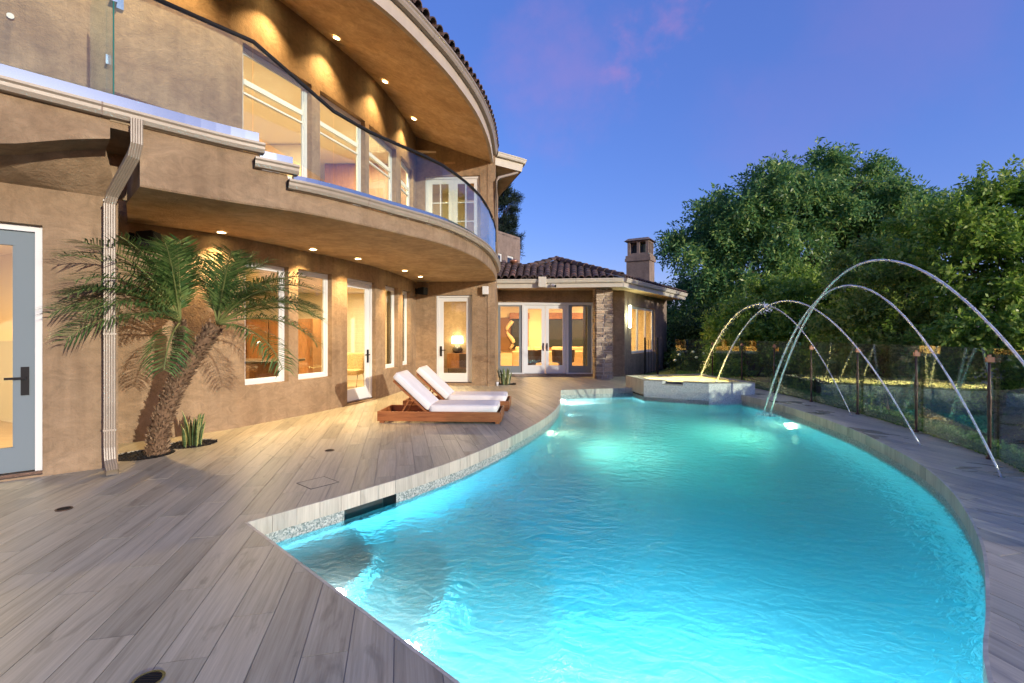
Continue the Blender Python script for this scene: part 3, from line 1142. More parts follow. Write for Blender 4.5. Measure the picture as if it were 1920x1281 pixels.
    # underwater lamps
    def lamp(t, z, watts, inset=0.03, col=(1.0, 0.86, 0.6)):
        p = POOLP.off(t, inset)
        nn = POOLP.nor(t)
        b = MB()
        ring = 14
        u = POOLP.tan(t)
        vs = []
        for rr in (0.10, 0.08):
            for i in range(ring):
                a = 2 * math.pi * i / ring
                vs.append((p[0] + u[0] * rr * math.cos(a) - nn[0] * 0.012, p[1] + u[1] * rr * math.cos(a) - nn[1] * 0.012, z + rr * math.sin(a)))
        b.add(vs, [(i, (i + 1) % ring, ring + (i + 1) % ring, ring + i) for i in range(ring)] + [tuple(range(ring, 2 * ring))])
        o = b.build('pool_light', MT['pool_glow'], pool)
        q = Vector((-nn[0], -nn[1], -0.10)).to_track_quat('Z', 'Y').to_euler()
        area('pool_lamp', (p[0] + nn[0] * 0.02, p[1] + nn[1] * 0.02, z), 0.16, watts, col, q, pool, spread=140)
    return lamp
pool_lamp = build_pool()
PW = 48
for px, py, kk, zz, cc in ((0.70, 9.0, .75, -.62, (1.0, .86, .5)), (5.75, 9.6, .75, -.62, (1.0, .9, .45)),
                           (-.25, 2.15, .75, -.6, (.95, .97, 1)), (.45, 1.45, 1.1, -.7, (.95, .97, 1)), (1.5, 1.4, 1.3, -.75, (.95, .97, 1)), (1.2, 12.2, .35, -.42, (1, .95, .85)), (2.3, 13.3, .35, -.42, (1, .95, .85))):  # lamps of this row are added to even out the pool's light
    d = np.linalg.norm(POOLP.p - np.array((px, py)), axis=1)
    pool_lamp(float(POOLP.s[int(np.argmin(d))]) + 0.01, zz, PW * kk, col=cc)
# two unseen fill lamps, added under the front edge to brighten the steps
for px, py, zz, wt in ((-1.28, 3.20, -.40, 2.6), (-.72, 2.74, -.62, 4.5)):
    m = MB()
    m.lathe([(.05, -.03), (.05, 0), (.035, .03), (.0, .042)], 12, (px, py, zz))
    m.build('step_fill', MT['pool_glow'], pool, True)
    L = bpy.data.lights.new('step_fill_lamp', 'POINT')
    L.energy = wt
    L.shadow_soft_size = .07
    L.color = (.96, .98, 1)
    lo = bpy.data.objects.new('step_fill_lamp', L)
    COL.objects.link(lo)
    lo.location = (px + .08, py + .09, zz + .1)
    lo.parent = pool
    lo.matrix_parent_inverse = Matrix.Translation(-Vector(pool.location))

# ------------------------------------------------------------------ spa
spa = thing('hot_tub', (4.8, 13.2, 0), 'raised angular hot tub with pebbled walls and glowing yellow water', 'hot tub')
def build_spa():
    TOP = 0.31
    A = np.array(SPA)
    n = len(A)
    cen = A.mean(axis=0)
    inner = off_poly([tuple(p) for p in A][::1], -0.23)
    if (np.array(inner).mean(axis=0) - cen) @ (np.array(inner).mean(axis=0) - cen) > 1 or np.linalg.norm(np.array(inner)[0] - cen) > np.linalg.norm(A[0] - cen):
        inner = off_poly([tuple(p) for p in A], 0.23)
    inner = np.array(inner)
    mid = A + (inner - A) * 0.75
    # notch for the spill on the front left face (edge 1 -> 2)
    f0, f1 = 0.30, 0.62
    for i in range(n):
        j = (i + 1) % n
        pcs = [(0, 1, TOP)]
        if i == 1:
            pcs = [(0, f0, TOP), (f0, f1, TOP - 0.085), (f1, 1, TOP)]
        deckside = i in (0, 3, 4)
        for a, b_, top in pcs:
            P = [A[i] + (A[j] - A[i]) * a, A[i] + (A[j] - A[i]) * b_, mid[i] + (mid[j] - mid[i]) * b_, mid[i] + (mid[j] - mid[i]) * a]
            m = MB()
            m.prism([tuple(p) for p in P], -1.5 if not deckside else -0.1, top - 0.028)
            m.build('wall', MT['spa_pebble'] if not deckside else MT['coping'], spa)
            Q = [A[i] + (A[j] - A[i]) * a, A[i] + (A[j] - A[i]) * b_, inner[i] + (inner[j] - inner[i]) * b_, inner[i] + (inner[j] - inner[i]) * a]
            # cap stones
            k = max(1, int(np.linalg.norm(Q[1] - Q[0]) / 0.6))
            for q in range(k):
                g0, g1 = q / k + (0.004 if q else 0), (q + 1) / k - 0.004
                c = MB()
                c.prism([tuple(Q[0] + (Q[1] - Q[0]) * g0), tuple(Q[0] + (Q[1] - Q[0]) * g1), tuple(Q[3] + (Q[2] - Q[3]) * g1), tuple(Q[3] + (Q[2] - Q[3]) * g0)], top - 0.028, top)
                c.build('coping_tile', MT['plank'], spa)
    w = MB()
    w.prism([tuple(p) for p in A + (inner - A) * 0.8], TOP - 0.115, TOP - 0.11)
    sh = MB()
    B_ = A + (inner - A) * 0.9
    k = len(B_)
    sh.add([(*p, TOP - 0.03) for p in B_] + [(*p, -0.6) for p in B_], [(i, (i + 1) % k, (i + 1) % k + k, i + k) for i in range(k)] + [tuple(range(k, 2 * k))])
    sh.build('basin', MT['paper'], spa)
    w = MB()
    w.prism([tuple(p) for p in A + (inner - A) * 0.88], -0.62, TOP - 0.045)
    w.build('water', MT['spa_water'], spa)
    for q in ((4.0, 13.5), (5.3, 13.7), (5.3, 12.7)):
        area('spa_lamp', (q[0], q[1], 0.19), 0.25, 45, (1.0, 0.80, 0.36), (0, 0, 0), spa)
build_spa()

# ------------------------------------------------------------------ main house
house = thing('main_house', (-3.5, 10, 0), 'two storey tan stucco house with curved balcony beside the pool', 'house')
TOPW = 3.2
WIN_LOW = [(1.70, 2.57), (2.79, 3.665), (5.74, 6.60), (6.98, 7.70)]
DOOR_LOW = (4.14, 5.22)
lower_open = [(a, b, 0.66, 2.72) for a, b in WIN_LOW] + [(DOOR_LOW[0], DOOR_LOW[1], 0.03, 2.72)]
wall_strip('wall', LOW, -0.05, TOPW, lower_open, MT['stucco'], house)
for a, b in WIN_LOW:
    window(house, LOW, a + 0.004, b - 0.004, 0.664, 2.716)
fr, w = LOW.frame(DOOR_LOW[0] + 0.004, DOOR_LOW[1] - 0.004)
glass_door(house, fr, w, 0.05, 2.716)
# end wall with its glazed door
ed = ((0.60, 1.69))
wall_strip('wall', END, -0.05, TOPW, [(ed[0], ed[1], 0.07, 2.68)], MT['stucco'], house)
fr, w = END.frame(ed[0] + 0.004, ed[1] - 0.004)
glass_door(house, fr, w, 0.09, 2.676, handle='left')
wall_strip('wall', SIDE, -0.05, 7.3, [], MT['stucco'], house)
# projecting wall at the left with the grey-blue glazed door
jd = (JUT.L - 1.95, JUT.L - 0.62)
wall_strip('wall', JUT, -0.05, TOPW, [(jd[0], jd[1], 0.02, 2.66)], MT['stucco'], house, thick=0.25)
wall_strip('wall', Path([(-4.50, 5.484), (-5.40, 6.57)]), -0.05, TOPW, [], MT['stucco'], house, thick=0.2)
fr, w = JUT.frame(jd[0] + 0.004, jd[1] - 0.004)
glass_door(house, fr, w, 0.05, 2.656, leaf=MT['greydoor'], stile=0.15)
# upper walls
WIN_UP = [(5.345, 6.80), (7.02, 8.46), (8.62, 10.14), (10.53, 11.73)]
wall_strip('wall', UPP, TOPW + .003, 7.5, [(a, b, 4.3, 6.27) for a, b in WIN_UP] + [(0.6, 2.35, 4.6, 6.27)], MT['stucco'], house)
for a, b in WIN_UP:
    window(house, UPP, a + 0.004, b - 0.004, 4.304, 6.266, rails=((5.66, 0.085), (5.50, 0.03)), recess=0.11, fw=0.075)
window(house, UPP, 0.604, 2.346, 4.604, 6.266, recess=0.11, fw=0.075)
fd = (0.27, 1.93)
wall_strip('wall', END, TOPW + .003, 7.5, [(fd[0], fd[1], 3.45, 6.2)], MT['stucco'], house)

def muntin_door(root, fr, w, z0, z1):
    j = MB()
    j.obox(fr, 0, .06, -.15, -.06, z0, z1)
    j.obox(fr, w - .06, w, -.15, -.06, z0, z1)
    j.obox(fr, .06, w - .06, -.15, -.06, z1 - .06, z1)
    j.build('door_frame', MT['white'], root)
    half = (w - .12) / 2
    for k in (0, 1):
        a = .06 + k * half + .003
        b = a + half - .006
        m = MB()
        st = .13
        m.obox(fr, a, a + st, -.14, -.09, z0 + .03, z1 - .064)
        m.obox(fr, b - st, b, -.14, -.09, z0 + .03, z1 - .064)
        m.obox(fr, a + st, b - st, -.14, -.09, z1 - .2, z1 - .064)
        m.obox(fr, a + st, b - st, -.14, -.09, z0 + .03, z0 + .3)
        lo, hi = z0 + .3, z1 - .2
        c = (a + b) / 2
        m.obox(fr, c - .014, c + .014, -.13, -.095, lo, hi)
        for q in (1, 2, 3):
            z = lo + (hi - lo) * q / 4
            m.obox(fr, a + st, c - .014, -.13, -.095, z - .014, z + .014)
            m.obox(fr, c + .014, b - st, -.13, -.095, z - .014, z + .014)
        o = m.build('french_door', MT['white'], root)
        g = MB()
        g.obox(fr, a + st, b - st, -.118, -.112, lo, hi)
        g.build('pane', MT['glass'], o)
        h = MB()
        hx = b - .06 if k == 0 else a + .06
        h.obox(fr, hx - .025, hx + .025, -.09, -.078, z0 + .85, z0 + 1.1)
        h.obox(fr, min(hx, hx + (.1 if k else -.1)), max(hx, hx + (.1 if k else -.1)), -.06, -.045, z0 + 1.0, z0 + 1.022)
        h.obox(fr, hx - .009, hx + .009, -.078, -.045, z0 + 1.0, z0 + 1.022)
        h.build('handle', MT['black'], o)
fr, w = END.frame(fd[0] + .004, fd[1] - .004)
muntin_door(house, fr, w, 3.46, 6.196)

# balcony slab: outer face steps down with the stair at its left end
sB0 = float(BAL.s[24])                      # (-3.94, 5.08)
S475, S490, S540 = 5.509, 5.596, 5.901
def btop(s):
    return 3.70 if s < S490 else (3.52 if s < S540 + 0.05 else 3.33)
def ztop_list():
    ss = sorted(set(list(np.linspace(sB0, BAL.L, 70)) + [S490, S490 + .001, S540 + .05, S540 + .051]))
    return ss
ss = ztop_list()
ins = Path([(-4.62, 5.75), (-5.30, 6.62)] + [tuple(LOW.off(t, -0.05)) for t in np.linspace(0.15, LOW.L, 40)])
m = MB()
bot = [(*BAL.at(s), 3.07) for s in ss]
lip = [(*BAL.off(s, 0.012), 3.09) for s in ss]
top = [(*BAL.off(s, 0.012), btop(s)) for s in ss]
inn = [(*ins.at(ins.L * (i / (len(ss) - 1))), 3.07) for i in range(len(ss))]
int_ = [(p[0], p[1], btop(s)) for p, s in zip(inn, ss)]
m.loft(bot, lip)
m.loft(lip, top)
m.loft(top, int_)
m.add([bot[0], top[0], int_[0], inn[0]], [(0, 1, 2, 3)])
m.build('balcony_fascia', MT['stucco'], house)
m = MB()
N_ = 6
rows = []
for k in range(N_ + 1):
    rows.append([tuple(np.array(bot[i]) * (1 - k / N_) + np.array(inn[i]) * (k / N_)) for i in range(len(ss))])
for k in range(N_):
    m.loft(rows[k], rows[k + 1])
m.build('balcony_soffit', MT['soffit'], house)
# end of the slab at wall end
# left balcony block over the projecting wall: tapering fascia with recessed underside
m = MB()
s_l = np.linspace(0.4, 4.17, 24)
fb = [(*BAL.off(s, 0.02), np.interp(s, (0.4, 3.4, 3.9, 4.17), (3.10, 3.22, 3.42, 3.5))) for s in s_l]
ft = [(*BAL.off(s, 0.02), 3.70) for s in s_l]
bb = [(*BAL.off(s, -0.37), p[2] - 0.005) for s, p in zip(s_l, fb)]
bt = [(*BAL.off(s, -0.37), 3.69) for s in s_l]
m.loft(fb, ft)
m.loft(bb, fb)
m.loft(bt, bb)
m.add([fb[-1], ft[-1], bt[-1], bb[-1]], [(0, 1, 2, 3)])
m.build('balcony_fascia', MT['stucco'], house)
m = MB()
c_ = [(*JUT.at(JUT.L * (.25 + .75 * i / 23)), 3.055) for i in range(24)]
for q in range(5):
    f, g = q / 5, (q + 1) / 5
    m.loft([tuple(np.array(a) * (1 - f) + np.array(c) * f) for a, c in zip(bb, c_)], [tuple(np.array(a) * (1 - g) + np.array(c) * g) for a, c in zip(bb, c_)])
m.build('balcony_soffit', MT['stucco'], house)
# fill between the left block and the main slab
m = MB()
pA, pB = BAL.off(4.12, -0.9), BAL.off(sB0, -0.9)
m.prism([tuple(pA), tuple(pB), (-4.62, 5.75), (-4.9, 5.4)], 3.1, 3.69)
m.build('balcony_soffit', MT['stucco'], house)
m = MB()
m.prism([tuple(BAL.off(4.16, 0.0)), tuple(BAL.off(sB0 + .01, 0.0)), tuple(pB), tuple(pA)], 3.62, 3.69)
m.build('balcony_soffit', MT['stucco'], house)

# gutters, base rails, glass and handrail of the balcony
def gutter(path, s0, s1, z, off, parent, h=0.11, d=0.125, caps=(False, False), n=None, mat=None):
    prof = [(0.0, 0.0), (d * .62, 0.0), (d * .80, h * .34), (d * .84, h * .62), (d * 1.0, h * .78), (d * 1.0, h), (d * .9, h), (0.0, h)]
    n = n or max(2, int((s1 - s0) / 0.15))
    m = MB()
    rings = []
    for i in range(n + 1):
        s = s0 + (s1 - s0) * i / n
        q, nn = path.at(s), path.nor(s)
        rings.append([(*(q + nn * (off + a)), z + b) for a, b in prof])
    for i in range(n):
        A, B_ = rings[i], rings[i + 1]
        k = len(A)
        m.add(A + B_, [(j, (j + 1) % k, k + (j + 1) % k, k + j) for j in range(k)])
    o = m.build('gutter', mat or MT['gutter'], parent)
    for c, ring in zip(caps, (rings[0], rings[-1])):
        e = MB()
        e.add([(p[0], p[1], p[2]) for p in ring], [tuple(range(len(ring)))])
        e.build('end_cap', MT['black'] if c else MT['gutter'], o)
    # joint straps
    t = s0 + 1.1
    while t < s1 - 0.5:
        q = MB()
        rr = []
        for s in (t - 0.006, t + 0.006):
            pq, nn = path.at(s), path.nor(s)
            rr.append([(*(pq + nn * (off - 0.002 + a * 1.03)), z - 0.003 + b * 1.05) for a, b in prof])
        k = len(prof)
        q.add(rr[0] + rr[1], [(j, (j + 1) % k, k + (j + 1) % k, k + j) for j in range(k)])
        q.build('joint_strap', MT['grey_stucco'], o)
        t += 1.2
    return o
gutter(BAL, 0.6, S490 + 0.02, 3.70, 0.02, house)
gutter(BAL, S475 + 0.0, S540 + 0.10, 3.52, 0.02, house, caps=(True, False))
gutter(BAL, S540 - 0.02, BAL.L, 3.33, 0.02, house, caps=(True, False))

def strip(name, path, s0, s1, z0, z1, n0, n1, mat, parent, step=0.15):
    k = max(1, int((s1 - s0) / step))
    A = [s0 + (s1 - s0) * i / k for i in range(k + 1)]
    z0f = z0 if callable(z0) else (lambda s: z0)
    z1f = z1 if callable(z1) else (lambda s: z1)
    o0 = [(*path.off(s, n0), z0f(s)) for s in A]
    o1 = [(*path.off(s, n0), z1f(s)) for s in A]
    i0 = [(*path.off(s, n1), z0f(s)) for s in A]
    i1 = [(*path.off(s, n1), z1f(s)) for s in A]
    m = MB()
    m.loft(o0, o1)
    m.loft(o1, i1)
    m.loft(i1, i0)
    m.loft(i0, o0)
    m.add([o0[0], o1[0], i1[0], i0[0]], [(0, 1, 2, 3)])
    m.add([o0[-1], o1[-1], i1[-1], i0[-1]], [(3, 2, 1, 0)])
    return m.build(name, mat, parent)
strip('base_rail', BAL, 0.6, S490 - .03, 3.795, 3.955, 0.03, -0.04, MT['shoe'], house)
strip('base_rail', BAL, S490 - .02, S540 + 0.05, 3.615, 3.75, 0.03, -0.04, MT['shoe'], house)
strip('base_rail', BAL, S540 + 0.06, BAL.L - 0.02, 3.425, 3.53, 0.03, -0.04, MT['shoe'], house)
RAIL_S = (0.6, 4.55, 5.509, 6.506, 7.0, 14.6)
RAIL_Z = (5.16, 5.14, 5.06, 4.53, 4.45, 4.42)
railz = lambda s: float(np.interp(s, RAIL_S, RAIL_Z))
basez = lambda s: 3.94 if s < S490 - .03 else (3.74 if s < S540 + .05 else 3.52)
for a, b in ((1.0, 2.6), (2.61, 4.19), (4.21, S475 - .01), (S475 + .0, 6.50), (6.512, 7.69), (7.702, 8.69), (8.702, 9.6), (9.612, 10.6), (10.612, 11.7), (11.712, 12.9), (12.912, 14.4)):
    zb = max(basez(a), basez(b)) if b < S490 else basez(b)
    zb0 = basez(a + .01)
    o = strip('glass_panel', BAL, a, b, (lambda s, lo=zb: basez(s) if basez(s) else lo), railz, 0.002, -0.010, MT['rail_glass'], house, 1.3 if a < 7 else .65)
# handrail
hs = [4.25, 5.509, 6.506, 7.1, 7.698, 8.2, 8.7, 9.2, 9.66, 10.1, 10.6, 11.1, 11.7, 12.3, 12.9, 13.5, BAL.L - 0.25]
m = MB()
pts = [(*BAL.off(s, -0.004), railz(s)) for s in hs]
e = pts[-1]
m.tube(pts + [(e[0], e[1] + .06, e[2] - .05), (e[0], e[1] + .07, e[2] - .22)], 0.026, 8)
m.build('handrail', MT['black'], house, True)
# glass gate across the balcony at the left
gp = BAL.at(4.2)
gq = UPP.at(3.4)
gfr = (gp, (gq - gp) / np.linalg.norm(gq - gp), None)
gu = gfr[1]
gfr = (gp, gu, np.array((gu[1], -gu[0])))
m = MB()
m.obox(gfr, 0.02, 0.42, -.006, .006, 3.98, 5.6)
gate = m.build('gate_panel', MT['rail_glass'], house)
m = MB()
m.obox(gfr, 0.002, 0.02, -.007, .007, 3.96, 5.6)
m.build('gate_edge', MT['glass_edge'], gate)
for z in (4.42, 5.35):
    m = MB()
    m.obox(gfr, 0.36, 0.50, -.016, .016, z, z + .1)
    m.build('hinge', MT['chrome'], gate)
m = MB()
m.obox(gfr, 0.0, 0.15, -.03, .03, 4.93, 5.01)
m.obox(gfr, 0.05, 0.13, .03, .09, 4.90, 5.06)
m.obox(gfr, 0.13, 0.34, .03, .06, 4.97, 5.0)
m.build('latch', MT['chrome'], gate)
m = MB()
m.obox(gfr, 0.43, 1.6, -.006, .006, 3.98, 5.6)
m.build('glass_panel', MT['rail_glass'], house)

# upper eave
kE = 72
us = [UPP.L * i / kE for i in range(kE + 1)]
es = [EAV.L * i / kE for i in range(kE + 1)]
m = MB()
rows = []
for q in range(7):
    f = q / 6
    rows.append([(*(UPP.off(u_, -0.06) * (1 - f) + EAV.at(e_) * f), 7.42 * (1 - f) + 6.55 * f) for u_, e_ in zip(us, es)])
for q in range(6):
    m.loft(rows[q], rows[q + 1])
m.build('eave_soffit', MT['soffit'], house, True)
strip('eave_fascia', EAV, 0, EAV.L, 6.545, 6.83, 0.03, -0.05, MT['plaster_trim'], house)
gutter(EAV, 0, EAV.L, 6.78, 0.032, house, h=0.14, d=0.14)
m = MB()
m.loft([(*EAV.off(e_, .12), 6.95) for e_ in es], [(*UPP.off(u_, -2.0), 9.2) for u_ in us])
roof = m.build('roof', MT['roof_base'], house)
def barrel(L=0.42, r0=0.118, r1=0.082, seg=7):
    m = MB()
    A, B_ = [], []
    for i in range(seg + 1):
        a = math.pi * i / seg
        A.append((r0 * math.cos(a), 0, r0 * math.sin(a)))
        B_.append((r1 * math.cos(a), L, r1 * math.sin(a) - 0.012))
    a2 = [(p[0] * .84, p[1], p[2] * .84) for p in A]
    b2 = [(p[0] * .84, p[1], p[2] * .84) for p in B_]
    m.loft(A, B_)
    m.loft(b2, a2)
    m.loft(a2, A)
    return m.mesh('roof_tile', MT['roof_tile'], False)
TILE = barrel()
def put_tile(parent, p, fwd, up, scale=1.0):
    y = Vector(fwd).normalized()
    z = Vector(up).normalized()
    x = y.cross(z).normalized()
    z = x.cross(y)
    o = link('roof_tile', TILE, None)
    o.parent = parent
    o.matrix_local = Matrix.Translation(Vector(p)) @ Matrix((x, y, z)).transposed().to_4x4() @ Matrix.Scale(scale, 4)
    return o
t = 3.0
while t < EAV.L - 0.05:
    nn = EAV.nor(t)
    p = EAV.off(t, .17)
    dirn = Vector((-nn[0], -nn[1], 0.34)).normalized()
    up = Vector((nn[0] * .32, nn[1] * .32, 1))
    for k in range(2):
        q = Vector((p[0], p[1], 6.96)) + dirn * (0.36 * k)
        put_tile(roof, q, dirn, up)
    t += 0.235
# small eave of the rear part beyond the end wall
re_ = [(-.5, 14.2), (.30, 14.8), (-.62, 18.0), (-2.0, 18.0), (-2.0, 14.2)]
m = MB()
m.prism(re_, 6.56, 6.62)
m.build('eave_soffit', MT['soffit'], house)
REP = Path([(-.5, 14.2), (.30, 14.8), (-.62, 18.0)])
m = MB()
A = [(-.5, 14.2), (.30, 14.8), (-.62, 18.0)]
B2 = [(-.5, 14.17), (.36, 14.79), (-.56, 18.02)]
m.loft([(*p, 6.53) for p in A], [(*p, 6.84) for p in B2])
m.loft([(*p, 6.84) for p in B2], [(-.9, 15, 7.2), (-.8, 15.2, 7.3), (-1.2, 18, 7.3)])
m.build('eave_fascia', MT['trim'], house)
gutter(REP, 0.0, 1.0, 6.76, 0.05, house, h=.12, d=.12, mat=MT['trim'])
gutter(REP, 1.0, REP.L, 6.76, 0.05, house, h=.12, d=.12, mat=MT['trim'])
m = MB()
m.tube([(.22, 14.82, 6.74), (.16, 14.8, 6.5), (-.40, 14.2, 6.15), (-.47, 14.06, 6.0), (-.47, 14.06, 3.5)], .04, 8)
m.build('downpipe', MT['gutter'], house, True)

# downspout at the left
def downspout():
    pts = [(-3.87, 4.95, 3.72), (-3.87, 4.95, 3.47), (-3.93, 4.985, 3.36), (-4.36, 5.235, 3.03), (-4.41, 5.262, 2.93), (-4.41, 5.262, 1.6), (-4.41, 5.262, 0.27), (-4.385, 5.24, 0.12), (-4.27, 5.13, 0.03)]
    m = MB()
    t = np.array((.77, .64, 0))
    nrm = np.array((.64, -.77, 0))
    prof = []
    w_, d_ = .052, .036
    for i in range(5):              # ribbed front
        x0 = -w_ + 2 * w_ * i / 5
        prof += [(x0 + .002, d_), (x0 + 2 * w_ / 5 - .008, d_), (x0 + 2 * w_ / 5 - .004, d_ - .008)]
    prof += [(w_, d_ - .004), (w_, -d_), (-w_, -d_)]
    P = [np.array(p) for p in pts]
    rings = []
    for i, p in enumerate(P):
        d = P[min(i + 1, len(P) - 1)] - P[max(i - 1, 0)]
        d /= np.linalg.norm(d)
        nn = np.cross(t, d)
        nn /= np.linalg.norm(nn)
        if nn @ nrm < 0:
            nn = -nn
        tt = np.cross(d, nn)
        if tt @ t < 0:
            tt = -tt
        rings.append([tuple(p + tt * a + nn * b) for a, b in prof])
    k = len(prof)
    for A, B_ in zip(rings[:-1], rings[1:]):
        m.add(A + B_, [(j, (j + 1) % k, k + (j + 1) % k, k + j) for j in range(k)])
    o = m.build('downspout', MT['gutter'], house)
    for z in (1.5, 2.95, .45):
        s = MB()
        s.obox((np.array((-4.41, 5.262)), t[:2], nrm[:2]), -.056, .056, -.05, .04, z, z + .02)
        s.build('strap', MT['gutter'], o)
downspout()

# recessed downlights: ring, glowing disc and the lamp itself
def downlight(x, y, z, watts, nrm=(0, 0, -1), size=0.062, col=(1.0, 0.63, 0.26), spot=True):
    n = Vector(nrm).normalized()
    q = n.to_track_quat('-Z', 'Y')
    M = Matrix.Translation((x, y, z)) @ q.to_matrix().to_4x4()
    m = MB()
    k = 20
    for rr, zz in ((size * 1.35, -.001), (size * 1.3, -.008), (size, -.009), (size * .92, .0)):
        for i in range(k):
            a = 2 * math.pi * i / k
            m.v.append(tuple(M @ Vector((rr * math.cos(a), rr * math.sin(a), zz))))
    for r_ in range(3):
        for i in range(k):
            j = (i + 1) % k
            m.f.append((r_ * k + i, r_ * k + j, (r_ + 1) * k + j, (r_ + 1) * k + i))
    o = m.build('downlight', MT['white'], house)
    d = MB()
    d.v = [tuple(M @ Vector((size * .93 * math.cos(2 * math.pi * i / k), size * .93 * math.sin(2 * math.pi * i / k), -.004))) for i in range(k)]
    d.f = [tuple(range(k))]
    d.build('bulb', MT['can_glow'], o)
    L = bpy.data.lights.new('downlight_lamp', 'SPOT')
    L.energy = watts
    L.spot_size = R(104)
    L.spot_blend = 0.8
    L.shadow_soft_size = 0.03
    L.color = col
    lo = bpy.data.objects.new('downlight_lamp', L)
    COL.objects.link(lo)
    lo.location = Vector((x, y, z)) + n * 0.03
    lo.rotation_euler = (0, 0, 0)
    lo.parent = house
    lo.matrix_parent_inverse = Matrix.Translation(-Vector(house.location))
for x, y in ((-4.43, 7.32), (-3.64, 8.78), (-3.16, 9.85), (-2.61, 11.7), (-2.46, 12.9)):
    downlight(x, y, 3.066, 100)
for s in (3.0, 4.35, 5.75, 7.1, 8.75, 10.6):
    p0 = UPP.off(s, 0.33)
    # on the sloping soffit
    e_ = EAV.at(EAV.L * s / UPP.L)
    f = 0.33 / np.linalg.norm(e_ - UPP.at(s))
    nn = UPP.nor(s)
    downlight(p0[0], p0[1], 7.42 - 0.87 * f - .035, 90, nrm=(-nn[0] * .3, -nn[1] * .3, -1))

# ------------------------------------------------------------------ rooms behind the glass
def room(name_wall, P, z0, z1, mat, parent, skip=()):
    m = MB()
    n = len(P)
    for i in range(n):
        if i in skip:
            continue
        a, b = P[i], P[(i + 1) % n]
        m.add([(*a, z0), (*b, z0), (*b, z1), (*a, z1)], [(0, 1, 2, 3)])
    m.build(name_wall, mat, parent)
def slab(name, P, z0, z1, mat, parent):
    m = MB()
    m.prism(P, z0, z1)
    return m.build(name, mat, parent)
gl = [tuple(LOW.off(t, -.225)) for t in np.linspace(0.1, LOW.L, 16)]
ground_room = gl + [(-3.05, 14.6), (-3.05, 15.6), (-9.5, 15.6), (-9.5, 9.0), (-6.2, 6.9)]
slab('room_floor', ground_room, -.08, .03, MT['room_floor'], house)
slab('room_ceiling', ground_room, 2.86, 2.9, MT['cream'], house)
room('room_wall', ground_room, .03, 2.86, MT['cream'], house, skip=tuple(range(15)))
WARM = (1.0, 0.73, 0.40)
area('room_lamp', (-5.8, 10.6, 2.84), 1.6, 75, WARM, (0, 0, 0), house)
area('room_lamp', (-4.7, 13.3, 2.84), 1.6, 75, WARM, (0, 0, 0), house)
hall = [(-3.0, 14.55), (-.72, 14.36), (-.72, 18.2), (-3.0, 18.2)]
slab('room_floor', hall, -.08, .06, MT['room_floor'], house)
slab('room_ceiling', hall, 2.86, 2.9, MT['cream'], house)
room('room_wall', hall, .06, 2.86, MT['cream'], house, skip=(0,))
area('room_lamp', (-1.9, 16.0, 2.84), 0.8, 40, WARM, (0, 0, 0), house)
jr = [tuple(JUT.off(0.2, -.26)), tuple(JUT.off(JUT.L - .3, -.26)), (-5.55, 6.62), (-9.5, 8.6), (-10.5, 5.2)]
slab('room_floor', jr, -.08, .03, MT['room_floor'], house)
slab('room_ceiling', jr, 2.86, 2.9, MT['cream'], house)
room('room_wall', jr, .03, 2.86, MT['cream'], house, skip=(0,))
area('room_lamp', (-7.0, 5.8, 2.84), 0.9, 42, WARM, (0, 0, 0), house)
ul = [tuple(UPP.off(t, -.225)) for t in np.linspace(0.3, UPP.L - .2, 22)]
up_room = ul + [(-.75, 14.5), (-.75, 18.4), (-8.5, 18.4), (-11.5, 8.0)]
slab('room_floor', up_room, 3.60, 3.64, MT['room_floor'], house)
slab('room_ceiling', up_room, 6.9, 6.95, MT['cream'], house)
room('room_wall', up_room, 3.64, 6.9, MT['cream'], house, skip=tuple(range(21)) + (21,))
area('room_lamp', (-5.6, 10.4, 6.86), 1.6, 150, WARM, (0, 0, 0), house)
area('room_lamp', (-4.2, 13.4, 6.86), 1.6, 150, WARM, (0, 0, 0), house)
area('room_lamp', (-1.9, 16.2, 6.86), 1.2, 40, WARM, (0, 0, 0), house)
# roof deck over everything so no daylight leaks in
m = MB()
m.prism([(-12, 4), (-8.3, 4.2)] + [tuple(UPP.at(t)) for t in np.linspace(.4, UPP.L, 14)] + [(-.5, 14.1), (-.5, 18.5), (-12, 18.5)], 7.5, 7.6)
m.build('roof_deck', MT['roof_base'], house)
# slate and chevron wood feature walls upstairs
m = MB()
m.box(-5.6, -3.5, 15.0, 15.1, 3.65, 5.2)
m.build('feature_panel', MT['blue_grey'], house)
for i in range(14):
    m = MB()
    x = -5.9 + i * .19
    s_ = 1 if (i // 7) == 0 else -1
    m.hexa([(x, 15.12, 5.21), (x + .185, 15.12, 5.21), (x + .185, 15.2, 5.21), (x, 15.2, 5.21), (x, 15.12, 6.88), (x + .185, 15.12, 6.88), (x + .185, 15.2, 6.88), (x, 15.2, 6.88)])
    m.build('wall_board', MT['walnut'], house)

